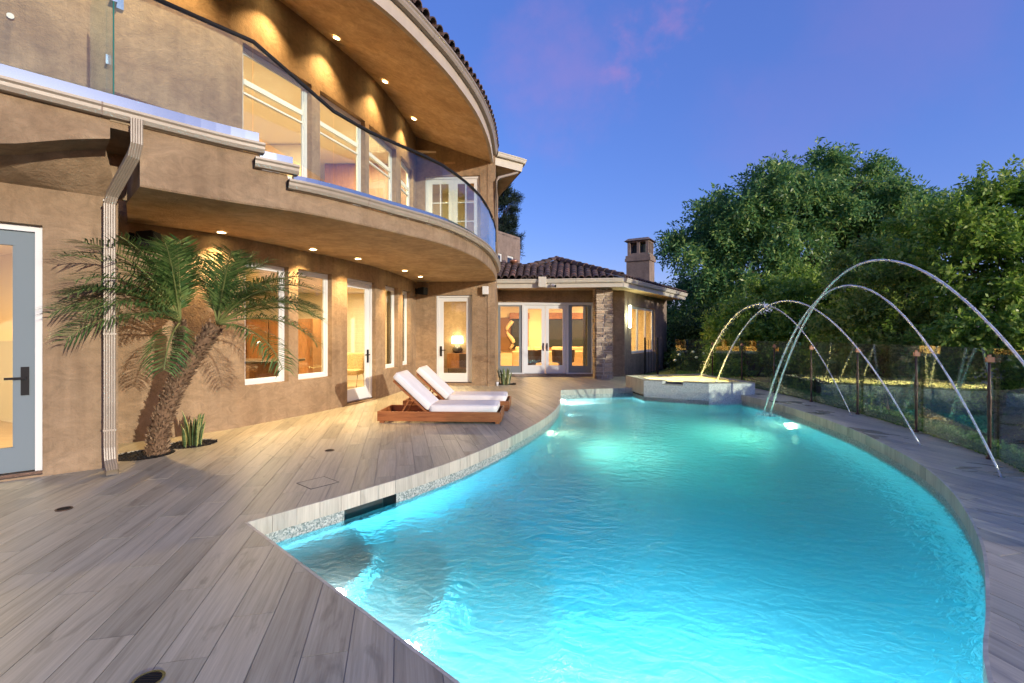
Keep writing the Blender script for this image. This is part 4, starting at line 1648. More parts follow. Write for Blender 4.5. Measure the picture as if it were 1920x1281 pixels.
# kitchen, sitting room and hall furniture seen through the glass
def solid_box(name, label, cat, loc, size, mat, group=None):
    t = thing(name, loc, label, cat, group)
    return t
k = thing('kitchen_island', (-5.6, 10.2, .03), 'dark kitchen island with brown panels behind the ground floor windows', 'kitchen island')
m = MB(); m.box(-6.8, -4.75, 9.75, 10.7, .03, .92); m.build('base', MT['cabinet'], k)
m = MB(); m.box(-6.9, -4.65, 9.65, 10.8, .92, .97); m.build('worktop', MT['counter'], k, bevel=.008)
m = MB(); m.tube([(-5.3, 10.2, .97), (-5.3, 10.2, 1.3), (-5.3, 10.05, 1.36), (-5.3, 9.95, 1.28)], .014, 8); m.build('tap', MT['chrome'], k, True)
k = thing('kitchen_cupboard', (-7.5, 13.5, .03), 'brown wood kitchen cupboards along the far kitchen wall', 'cupboard')
for i in range(5):
    m = MB(); x = -8.6 + i * .62
    m.box(x, x + .6, 13.3, 13.9, .03, 1.95)
    d = m.build('cupboard_front', MT['cabinet'], k, bevel=.006)
    m = MB(); m.box(x + .07, x + .53, 13.285, 13.3, .15, 1.85); m.build('door_panel', MT['walnut'], d)
    m = MB(); m.tube([(x + .56, 13.27, .9), (x + .56, 13.27, 1.15)], .008, 6); m.build('handle', MT['chrome'], d)
c = thing('armchair', (-4.45, 13.0, .03), 'shaggy tan armchair with thin black legs behind the tall glass door', 'armchair')
m = MB(); m.box(-4.8, -4.1, 12.75, 13.35, .42, .56); m.build('seat', MT['fur'], c, bevel=.04)
m = MB(); m.hexa([(-4.8, 13.2, .5), (-4.1, 13.2, .5), (-4.1, 13.34, .5), (-4.8, 13.34, .5), (-4.78, 13.36, 1.0), (-4.12, 13.36, 1.0), (-4.12, 13.48, 1.0), (-4.78, 13.48, 1.0)]); m.build('backrest', MT['fur'], c, bevel=.04)
for sx in (-4.77, -4.13):
    m = MB(); m.tube([(sx, 13.3, .44), (sx, 13.42, .05), (sx, 12.7, .05), (sx, 12.85, .44)], .011, 6); m.build('leg', MT['black'], c)
c = thing('sideboard', (-1.85, 17.2, .06), 'small walnut sideboard under the lamp behind the end door', 'sideboard')
m = MB(); m.box(-2.3, -1.45, 16.95, 17.4, .32, .85); m.build('body', MT['walnut'], c, bevel=.008)
m = MB(); m.box(-1.86, -1.46, 16.93, 16.95, .34, .83); m.build('door', MT['brown_chair'], c)
for x in (-2.25, -1.5):
    for y in (17.0, 17.35):
        m = MB(); m.tube([(x, y, .32), (x, y, .06)], .018, 6); m.build('leg', MT['brown_chair'], c)
c = thing('table_lamp', (-1.95, 17.15, .85), 'lit table lamp with dark round base standing on the sideboard', 'lamp')
m = MB(); m.lathe([(.09, 0), (.17, .06), (.19, .14), (.13, .22), (.04, .3), (.02, .38)], 18, (-1.95, 17.15, .852)); m.build('base', MT['ceramic'], c, True)
m = MB(); m.lathe([(.2, .34), (.19, .60)], 20, (-1.95, 17.15, .852)); m.build('lamp_shade', MT['lamp_glow'], c)
L = bpy.data.lights.new('lamp_bulb', 'POINT'); L.energy = 22; L.color = WARM; L.shadow_soft_size = .08
lo = bpy.data.objects.new('lamp_bulb', L); COL.objects.link(lo); lo.location = (-1.95, 17.15 + .32, 1.62); lo.parent = c; lo.matrix_parent_inverse = Matrix.Translation(-Vector(c.location))
for x, z, ww, hh, lb in ((-1.85, 1.95, .3, .42, 'framed print hung upper left of the three prints above the lamp'), (-1.45, 1.98, .26, .36, 'framed print hung upper right of the three prints above the lamp'), (-1.5, 1.48, .3, .34, 'framed print hung lowest of the three prints beside the lamp')):
    p = thing('framed_picture', (x, 18.15, z), lb, 'picture', 'framed prints on the hall wall')
    m = MB(); m.box(x - ww / 2, x + ww / 2, 18.15, 18.19, z - hh / 2, z + hh / 2); fo_ = m.build('frame', MT['walnut'], p)
    m = MB(); m.box(x - ww / 2 + .025, x + ww / 2 - .025, 18.144, 18.15, z - hh / 2 + .025, z + hh / 2 - .025); m.build('print', MT['paper'], p)
    m = MB(); m.box(x - ww * .16, x + ww * .16, 18.140, 18.144, z - hh * .2, z + hh * .18); m.build('motif', MT['art_a'], p)
# curtains right behind the two narrow windows
for (a, b), lb in zip(WIN_LOW[2:], ('olive sheer curtain behind the narrow window nearer the tall door', 'olive sheer curtain behind the narrow window next to the corner')):
    m = MB()
    n = 46
    A = []
    for i in range(n + 1):
        s = a - .05 + (b - a + .1) * i / n
        A.append(LOW.off(s, -.42 + .028 * math.sin(i * 1.35)))
    if a > 6.8:
        pass
    m.loft([(*p, .05) for p in A], [(*p, 2.8) for p in A])
    o = m.build('curtain', MT['curtain'], None, True)
    tag(o, lb, 'curtain', 'olive curtains')
# wall art upstairs
p = thing('framed_picture', (-6.6, 13.6, 4.9), 'plain grey canvas on the cream wall behind the first upstairs window', 'picture')
m = MB(); m.box(-7.6, -6.5, 13.5, 13.54, 4.5, 5.45); m.build('canvas', MT['grey_stucco'], p)
m = MB(); m.box(-7.63, -6.47, 13.54, 13.57, 4.47, 5.48); m.build('frame', MT['white'], p)
# partition that carries it
m = MB(); m.box(-9.5, -5.9, 13.57, 13.66, 3.65, 6.88); m.build('room_wall', MT['cream'], house)

# ------------------------------------------------------------------ garden wing
wing = thing('garden_wing', (2, 18, 0), 'single storey wing with clay tile roof and wide glazed doors', 'house')
def build_wing():
    x2s = lambda x: x + 3.0
    wall_strip('wall', WING, -.05, 3.3, [(x2s(-.62), x2s(2.95), .09, 2.67)], MT['stucco'], wing)
    wall_strip('wall', WING_SIDE, -.05, 3.3, [(.79, 4.07, .78, 2.6)], MT['grey_stucco'], wing)
    wall_strip('wall', Path([(7.25, 22.5), (2.0, 26)]), -.05, 3.3, [], MT['grey_stucco'], wing)
    window(wing, WING_SIDE, .794, 4.066, .784, 2.596, stiles=((1.05, .09), (2.14, .09)))
    # door set: two fixed screens either side of a pair of french doors
    fr, w = WING.frame(x2s(-.616), x2s(2.946))
    j = MB()
    n0, n1 = -.14, -.02
    X = lambda px: (px - 960) / 900 * 17.3 + .616
    xa, xb = X(981), X(1064)
    j.obox(fr, 0, .09, n0, n1, .09, 2.666)
    j.obox(fr, w - .09, w, n0, n1, .09, 2.666)
    j.obox(fr, .09, w - .09, n0, n1, 2.576, 2.666)
    j.obox(fr, xa - .04, xa + .04, n0, n1 + .01, .09, 2.576)
    j.obox(fr, xb - .04, xb + .04, n0, n1 + .01, .09, 2.576)
    j.obox(fr, .09, xa - .04, n0, n1, .09, .13)
    j.obox(fr, xb + .04, w - .09, n0, n1, .09, .13)
    j.build('door_frame', MT['white'], wing)
    for a, b, mt, st, bt, nm in ((.09, xa - .04, MT['screen'], .11, .25, 'screen_door'), (xa + .04, (xa + xb) / 2 - .003, MT['white'], .13, .3, 'french_door'), ((xa + xb) / 2 + .003, xb - .04, MT['white'], .13, .3, 'french_door'), (xb + .04, w - .09, MT['screen'], .13, .25, 'screen_door')):
        m = MB()
        sc = mt is MT['screen']
        z0 = .131 if sc else .1
        d0, d1 = (-.085, -.045) if sc else (-.12, -.07)
        m.obox(fr, a + .003, a + st, d0, d1, z0, 2.572)
        m.obox(fr, b - st, b - .003, d0, d1, z0, 2.572)
        m.obox(fr, a + st, b - st, d0, d1, 2.572 - (.05 if sc else .13), 2.572)
        m.obox(fr, a + st, b - st, d0, d1, z0, z0 + bt)
        o = m.build(nm, mt, wing)
        g = MB()
        g.obox(fr, a + st, b - st, d0 + .015, d0 + .022, z0 + bt, 2.572 - (.05 if sc else .13))
        g.build('pane', MT['glass'], o)
        if not sc:
            h = MB()
            hx = b - .065 if b < (xa + xb) / 2 + .01 else a + .065
            h.obox(fr, hx - .025, hx + .025, d1, d1 + .015, .92, 1.2)
            h.obox(fr, hx - .012, hx + .012, d1 + .015, d1 + .06, 1.0, 1.12)
            h.build('handle', MT['bronze'], o)
    s = MB(); s.obox(fr, -.05, w + .05, -.2, .07, .005, .09); s.build('threshold', MT['grey_stucco'], wing)
    # stone pier
    x0, x1, y0, y1, zt = 2.84, 3.40, 16.22, 16.78, 3.08
    m = MB(); m.box(x0 + .02, x1 - .02, y0 + .02, y1 - .02, -.02, zt); pier = m.build('stone_pier', MT['mortar'], wing)
    r = random.Random(11)
    z = .01
    while z < zt - .05:
        h = r.choice((.075, .09, .11, .13, .16))
        h = min(h, zt - .01 - z)
        for face in (0, 1, 2):
            n = r.choice((2, 2, 3)) if face == 0 else r.choice((1, 2, 2))
            cuts = [0] + sorted((i + r.uniform(-.18, .18)) / n for i in range(1, n)) + [1]
            for a, b in zip(cuts[:-1], cuts[1:]):
                pr = r.uniform(.012, .035)
                g = .017
                za, zb = z + g * .6, z + h - g * .6
                jt = lambda: r.uniform(-.008, .008)
                if face == 0:
                    u0, u1 = x0 - .01 + a * (x1 - x0 + .02) + g, x0 - .01 + b * (x1 - x0 + .02) - g
                    p = [(u0 + jt(), y0 - pr, za + jt()), (u1 + jt(), y0 - pr, za + jt()), (u1, y0 + .03, za), (u0, y0 + .03, za), (u0 + jt(), y0 - pr, zb + jt()), (u1 + jt(), y0 - pr, zb + jt()), (u1, y0 + .03, zb), (u0, y0 + .03, zb)]
                else:
                    v0, v1 = y0 + .03 + a * (y1 - y0 - .03) + g, y0 + .03 + b * (y1 - y0 - .03) - g
                    xs, xi = (x1 + pr, x1 - .03) if face == 1 else (x0 - pr, x0 + .03)
                    p = [(xs, v0 + jt(), za + jt()), (xs, v1 + jt(), za + jt()), (xi, v1, za), (xi, v0, za), (xs, v0 + jt(), zb + jt()), (xs, v1 + jt(), zb + jt()), (xi, v1, zb), (xi, v0, zb)]
                q = MB(); q.hexa(p)
                q.build('stone', MT['stone'], pier, bevel=.006)
        z += h
    # ceiling of the overhang, fascia boards, gutters
    EV = [(-1.6, 16.05), (1.0, 15.85), (3.6, 15.5), (7.7, 21.4)]
    IN = [(-1.6, 17.4), (1.0, 17.4), (4.0, 17.4), (7.2, 22.5)]
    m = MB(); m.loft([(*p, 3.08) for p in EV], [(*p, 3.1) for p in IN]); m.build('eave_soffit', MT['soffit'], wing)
    EP = Path(EV)
    for a, b in ((0, float(EP.s[1]) - .003), (float(EP.s[1]) + .003, float(EP.s[2])), (float(EP.s[2]), EP.L)):
        pp = Path([tuple(EP.at(a)), tuple(EP.at(b))])
        strip('eave_fascia', pp, 0, pp.L, 3.05, 3.24, .02, -.03, MT['trim'], wing, 5)
        gutter(pp, 0, pp.L, 3.2, .021, wing, h=.13, d=.12, n=1, mat=MT['trim'])
    m = MB(); m.box(.86, 1.12, 15.66, 15.9, 3.06, 3.40); m.build('rain_head', MT['trim'], wing, bevel=.01)
    # roof planes and tiles
    PK = (1.72, 18.6, 4.40)
    m = MB()
    z0 = 3.33
    m.add([(.3, 15.92, z0), (3.6, 15.5, z0), PK, (.62, 17.43, 3.98)], [(0, 1, 2, 3)])
    m.add([(3.6, 15.5, z0), (7.7, 21.4, z0), (5.8, 24.5, 4.4), PK], [(0, 1, 2, 3)])
    m.add([(.62, 17.43, 3.98), PK, (5.8, 24.5, 4.4), (-2, 24, 4.2)], [(0, 1, 2, 3)])
    m.add([(-1.6, 16.05, z0), (1.2, 15.85, z0), (1.35, 17.0, 3.80), (-.65, 18.2, 4.2), (-1.6, 18.6, 4.3)], [(0, 1, 2, 3, 4)])
    m.add([(-1.6, 18.6, 4.3), (-.65, 18.2, 4.2), (1.35, 17, 3.8), (.62, 17.43, 3.5), (-2, 24, 3.5)], [(0, 1, 2, 3, 4)])
    rf = m.build('roof', MT['roof_base'], wing)
    rf['_'] = 1
    del rf['_']
    def inside(p, poly):
        c = False
        n = len(poly)
        for i in range(n):
            a, b = poly[i], poly[i - 1]
            if (a[1] > p[1]) != (b[1] > p[1]) and p[0] < (b[0] - a[0]) * (p[1] - a[1]) / (b[1] - a[1]) + a[0]:
                c = not c
        return c
    def tile_plane(o, e, upv, poly, nu, nv, du=.235, dv=.34):
        e = Vector(e).normalized(); upv = Vector(upv).normalized()
        nr = e.cross(upv)
        if nr.z < 0:
            nr = -nr
        for j in range(nv):
            for i in range(nu):
                p = Vector(o) + e * (i * du + .1) + upv * (j * dv - .05)
                c = p + upv * .15
                if inside((c.x, c.y), poly):
                    put_tile(rf, p + nr * .012, upv + nr * .05, nr, 1.0)
    e1 = Vector((3.6 - .3, 15.5 - 15.92, 0)).normalized()
    up1 = Vector((-e1.y * .94, e1.x * .94, .335))
    up1 = Vector((e1.y * -1, e1.x, 0)); up1.z = .345
    tile_plane((.3, 15.92, z0), e1, up1, [(.1, 15.8), (3.55, 15.4), (1.72, 18.55), (.55, 17.5)], 16, 10)
    e2 = Vector((2.8, -.2, 0)).normalized()
    up2 = Vector((-e2.y, e2.x, 0)); up2.z = .38
    tile_plane((-1.5, 16.05, z0 + .05), e2, up2, [(-1.6, 15.9), (1.2, 15.7), (1.3, 16.95), (-.65, 18.2), (-1.6, 18.4)], 13, 8)
    e3 = Vector((4.1, 5.9, 0)).normalized()
    up3 = Vector((-e3.y, e3.x, 0)); up3.z = .345
    tile_plane((3.6, 15.5, z0 + .01), e3, up3, [(3.6, 15.4), (7.8, 21.3), (7.4, 21.7), (3.3, 15.9)], 31, 2)
    # ridge tiles
    for a, b in (((3.55, 15.55, 3.38), PK), (PK, (.62, 17.43, 3.95)), ((1.35, 17.0, 3.80), (-1.4, 18.55, 4.25)), (PK, (5.8, 24.5, 4.42))):
        a, b = Vector(a), Vector(b)
        n = max(1, int((b - a).length / .36))
        if a.z < b.z:
            a_, b_ = a, b
        else:
            a_, b_ = b, a
        for i in range(n):
            put_tile(rf, a_ + (b_ - a_) * (i / n) + Vector((0, 0, .03)), b_ - a_ + Vector((0, 0, .03)), (0, 0, 1), 1.15)
    m = MB(); m.lathe([(.09, 0), (.10, .12), (.16, .14), (.16, .19), (.05, .24)], 12, (.08, 17.7, 4.05)); m.build('roof_vent', MT['copper'], wing, True)
    # chimney with open lantern top
    ch = np.array((5.62, 21.0)); u = np.array((.853, -.522)); v = np.array((.522, .853))
    fr = (ch, u, v)
    m = MB()
    m.obox(fr, -.5, .5, -.4, .4, 3.2, 4.68)
    c = m.build('chimney', MT['grey_stucco'], wing)
    m = MB(); m.obox(fr, -.555, .555, -.455, .455, 4.68, 4.80); m.obox(fr, -.53, .53, -.43, .43, 4.80, 4.93); m.build('chimney_band', MT['grey_stucco'], c)
    m = MB()
    for a in (-.46, -.05, .34):
        m.obox(fr, a, a + .12, -.38, -.27, 4.93, 5.50)
        m.obox(fr, a, a + .12, .27, .38, 4.93, 5.50)
    for b in (-.06,):
        m.obox(fr, -.46, -.34, b, b + .12, 4.93, 5.50)
        m.obox(fr, .34, .46, b, b + .12, 4.93, 5.50)
    m.obox(fr, -.46, .46, -.375, -.28, 4.93, 5.03)
    m.obox(fr, .35, .455, -.27, .27, 4.93, 5.03)
    m.obox(fr, -.46, .46, -.38, .38, 5.50, 5.56)
    m.build('chimney_lantern', MT['grey_stucco'], c)
    m = MB(); m.obox(fr, -.26, .26, -.2, .2, 4.93, 5.4); m.build('flue', MT['dark'], c)
    m = MB()
    q = lambda a, b, z: (*(ch + u * a + v * b), z)
    m.hexa([q(-.58, -.5, 5.56), q(.58, -.5, 5.56), q(.58, .5, 5.56), q(-.58, .5, 5.56), q(-.44, -.36, 5.68), q(.44, -.36, 5.68), q(.44, .36, 5.68), q(-.44, .36, 5.68)])
    m.build('chimney_cap', MT['grey_stucco'], c)
    # interior
    P = [(-2.9, 17.55), (3.85, 17.55), (6.95, 22.4), (-2.9, 22.4)]
    slab('room_floor', P, -.08, .07, MT['room_floor'], wing)
    slab('room_ceiling', P, 3.0, 3.04, MT['cream'], wing)
    room('room_wall', P, .07, 3.0, MT['cream'], wing, skip=(0, 1))
    area('room_lamp', (1.0, 19.6, 2.97), 1.6, 130, (1.0, .60, .22), (0, 0, 0), wing)
    area('room_lamp', (4.2, 20.6, 2.97), 1.2, 95, (1.0, .60, .22), (0, 0, 0), wing)
    # windows in the back wall, dark outside
    for x in (.35, 2.0, 3.0):
        m = MB(); m.box(x - .42, x + .42, 22.3, 22.385, .85, 2.3); fo_ = m.build('window', MT['walnut'], wing)
        m = MB(); m.box(x - .36, x + .36, 22.28, 22.299, .92, 2.22); m.build('pane', MT['dark'], fo_)
        m = MB(); m.box(x - .46, x + .46, 22.16, 22.29, 2.24, 2.52); m.build('blind', MT['walnut'], fo_)
build_wing()
# wing furniture
t = thing('sofa', (1.9, 20.9, .07), 'long cream sofa with loose cushions inside the garden wing', 'sofa')
m = MB(); m.box(.0, 4.0, 20.4, 21.3, .12, .5); m.build('seat', MT['sofa'], t, bevel=.04)
m = MB(); m.box(.0, 4.0, 20.15, 20.42, .12, .82); m.build('backrest', MT['sofa'], t, bevel=.05)
for i in range(5):
    m = MB(); x = .1 + i * .78; m.hexa([(x, 20.45, .5), (x + .7, 20.45, .5), (x + .7, 20.6, .5), (x, 20.6, .5), (x + .04, 20.5, 1.0), (x + .66, 20.5, 1.0), (x + .66, 20.66, .97), (x + .04, 20.66, .97)]); m.build('cushion', MT['sofa'], t, bevel=.05)
def tub_chair(x, y, label):
    t = thing('tub_chair', (x, y, .07), label, 'armchair', 'brown tub chairs in the garden wing')
    m = MB(); m.lathe([(.25, 0), (.2, .06), (.18, .3), (.24, .36)], 18, (x, y, .07)); m.build('pedestal', MT['brown_chair'], t, True)
    m = MB(); m.lathe([(.36, .36), (.4, .42), (.4, .5), (.34, .53)], 20, (x, y, .07)); m.build('seat', MT['brown_chair'], t, True)
    m = MB()
    A = []
    for i in range(17):
        a = R(-20 + 220 * i / 16) + R(160)
        A.append((math.cos(a), math.sin(a)))
    o0 = [(x + .43 * p[0], y + .43 * p[1], .44) for p in A]; o1 = [(x + .46 * p[0], y + .46 * p[1], .92) for p in A]
    i0 = [(x + .34 * p[0], y + .34 * p[1], .44) for p in A]; i1 = [(x + .38 * p[0], y + .38 * p[1], .92) for p in A]
    m.loft(o0, o1); m.loft(o1, i1); m.loft(i1, i0); m.loft(i0, o0)
    m.build('backrest', MT['brown_chair'], t, True)
tub_chair(.75, 18.7, 'dark brown tub chair behind the left french door of the wing')
tub_chair(2.0, 18.75, 'dark brown tub chair behind the right french door of the wing')
p = thing('artwork', (-.2, 21.6, 1.5), 'tall brown and cream abstract artwork on the wing wall', 'artwork')
m = MB(); m.box(-.55, .35, 22.3, 22.36, .75, 2.3); m.build('canvas', MT['art_a'], p)
m = MB()
pts = [(-.1 + .16 * math.sin(i * .55) , 22.285, .85 + i * .1) for i in range(14)]
m.tube(pts, [.05 + .05 * abs(math.sin(i * .4)) for i in range(14)], 8); m.build('swirl', MT['art_b'], p, True)
m = MB()
n = 30
A = [(2.62 + .3 * i / n, 17.75 + .03 * math.sin(i * 1.2)) for i in range(n + 1)]
m.loft([(*q, .1) for q in A], [(*q, 2.75) for q in A])
tag(m.build('curtain', MT['curtain'], None, True), 'gathered curtain at the right of the wide glazed doors', 'curtain')

# neighbouring flat-roofed block far behind
t = thing('neighbour_house', (-2.5, 23, 0), 'flat roofed taupe house rising behind the tiled wing', 'house')
NB = Path([(-4.5, 18.9), (.45, 26.7)])
wall_strip('wall', NB, 0, 6.9, [(6.9, 7.45, 4.7, 5.75), (7.95, 8.6, 4.7, 5.75)], MT['grey_stucco'], t)
wall_strip('wall', Path([(.45, 26.7), (-4, 30)]), 0, 6.9, [], MT['grey_stucco'], t)
for a, b in ((6.9, 7.45), (7.95, 8.6)):
    window(t, NB, a + .004, b - .004, 4.704, 5.746, recess=.05, fw=.06)
m = MB(); m.prism([(-4.5, 18.9), (.45, 26.7), (-4, 30), (-9, 23)], 6.75, 6.8); m.build('roof', MT['roof_base'], t)

# ------------------------------------------------------------------ small fittings
def speaker(loc, rz, label):
    t = thing('outdoor_speaker', loc, label, 'speaker', 'black outdoor speakers under the balcony', world=False, rz=rz)
    m = MB()
    m.hexa([(-.10, -.06, -.09), (.10, -.06, -.09), (.13, .16, -.12), (-.13, .16, -.12), (-.10, -.06, .09), (.10, -.06, .09), (.13, .16, .11), (-.13, .16, .11)])
    m.build('cabinet', MT['black'], t, bevel=.015)
    m = MB(); m.box(-.03, .03, -.14, -.06, -.03, .03); m.box(-.05, .05, -.16, -.14, -.08, .08); m.build('bracket', MT['black'], t)
    m = MB(); m.box(-.11, .11, .161, .168, -.1, .095); m.build('grille', MT['dark'], t)
p = LOW.off(0.32, .16)
speaker((p[0], p[1], 2.83), math.atan2(.45, .8) - R(90) - .3, 'black outdoor speaker on the wall above the palm')
p = LOW.off(LOW.L - .25, .2)
speaker((p[0], p[1], 2.78), R(-110), 'black outdoor speaker in the corner beside the end door')
t = thing('utility_box', (-.78, 14.08, 2.78), 'small white weatherproof box on the wall right of the end door', 'utility box')
m = MB(); m.box(-.87, -.69, 13.98, 14.11, 2.68, 2.92); m.build('case', MT['white'], t, bevel=.015)
for x in (-.83, -.78, -.73):
    m = MB(); m.tube([(x, 14.05, 2.68), (x, 14.05, 2.62)], .012, 6); m.build('cable_gland', MT['black'], t)
t = thing('security_camera', (1.35, 15.75, 3.1), 'white bullet security camera fixed under the wing gutter', 'camera')
m = MB(); m.tube([(1.30, 15.74, 3.12), (1.40, 15.62, 3.09)], .05, 12); m.build('body', MT['white'], t)
m = MB(); m.tube([(1.40, 15.62, 3.09), (1.415, 15.603, 3.085)], .042, 12); m.build('lens', MT['black'], t)
m = MB(); m.tube([(1.31, 15.76, 3.15), (1.31, 15.8, 3.2)], .02, 8); m.build('bracket', MT['white'], t)
# sconce on the wing side wall
p = WING_SIDE.off(.38, .06)
t = thing('wall_sconce', (p[0], p[1], 2.0), 'glowing tall wall sconce beside the wing side windows', 'wall light')
fr = (p, WING_SIDE.tan(.3), WING_SIDE.nor(.3))
m = MB(); m.obox(fr, -.05, .05, -.055, -.01, 1.72, 2.62); m.build('back_plate', MT['chrome'], t)
m = MB(); m.obox(fr, -.035, .035, -.01, .05, 1.76, 2.58); m.build('diffuser', MT['sconce_glow'], t)
L = bpy.data.lights.new('sconce_lamp', 'POINT'); L.energy = 16; L.color = (.95, 1, .62); L.shadow_soft_size = .1
lo = bpy.data.objects.new('sconce_lamp', L); COL.objects.link(lo); q = WING_SIDE.off(.38, .22); lo.location = (q[0], q[1], 2.15); lo.parent = t; lo.matrix_parent_inverse = Matrix.Translation(-Vector(t.location))
# tiny spotlight by the far planter
t = thing('garden_spotlight', (-.47, 14.28, 0), 'tiny white spotlight on the floor by the far wall corner', 'spotlight')
m = MB(); m.lathe([(.04, .02), (.045, .1), (.03, .11)], 12, (-.44, 14.2, 0)); m.build('head', MT['white'], t, True)
m = MB(); m.lathe([(.03, 0), (.03, .02)], 10, (-.44, 14.2, 0)); m.build('base', MT['white'], t)
# small round plate on the upstairs wall
p = UPP.off(2.72, .012)
t_ = UPP.nor(2.72)
m = MB(); m.tube([(p[0], p[1], 5.40), (p[0] + t_[0] * .03, p[1] + t_[1] * .03, 5.40)], .035, 14)
m.build('sensor', MT['white'], house)
# floor drains
def drain(loc, r, label):
    t = thing('floor_drain', loc, label, 'drain', 'round drains in the terrace', world=False)
    m = MB()
    k = 28
    for rr, z in ((r, .001), (r, .006), (r * .82, .006), (r * .82, .0012)):
        for i in range(k):
            a = 2 * math.pi * i / k
            m.v.append((rr * math.cos(a), rr * math.sin(a), z))
    for q in range(3):
        for i in range(k):
            j = (i + 1) % k
            m.f.append((q * k + i, q * k + j, (q + 1) * k + j, (q + 1) * k + i))
    m.build('ring', MT['bronze'] if r < .061 else MT['chrome'], t)
    m = MB(); m.lathe([(r * .84, .0011), (r * .84, .0016)], 24); m.build('well', MT['dark'], t)
    n = 7
    for i in range(n):
        y = -r * .7 + 1.4 * r * i / (n - 1)
        w = math.sqrt(max(0, (r * .8) ** 2 - y * y))
        m = MB(); m.box(-w, w, y - r * .05, y + r * .05, .002, .0055); m.build('bar', MT['black'], t)
drain((-1.577, 2.08, 0), .062, 'round slotted floor drain nearest the camera')
drain((-3.853, 4.128, 0), .06, 'round floor drain in front of the blue grey door')
drain((-2.364, 6.22, 0), .06, 'round floor drain between palm and pool edge')
t = thing('skimmer_lid', (-1.97, 4.87, 0), 'square plank covered skimmer lid beside the pool edge', 'access lid', world=False, rz=R(50))
m = MB()
for a, b, c, d in ((-.15, .15, -.15, -.146), (-.15, .15, .146, .15), (-.15, -.146, -.146, .146), (.146, .15, -.146, .146)):
    m.box(a, b, c, d, .0, .0022)
m.build('rim', MT['dark'], t)
m = MB(); m.box(-.143, .143, -.143, .143, .0, .0018); m.build('lid', MT['plank'], t)

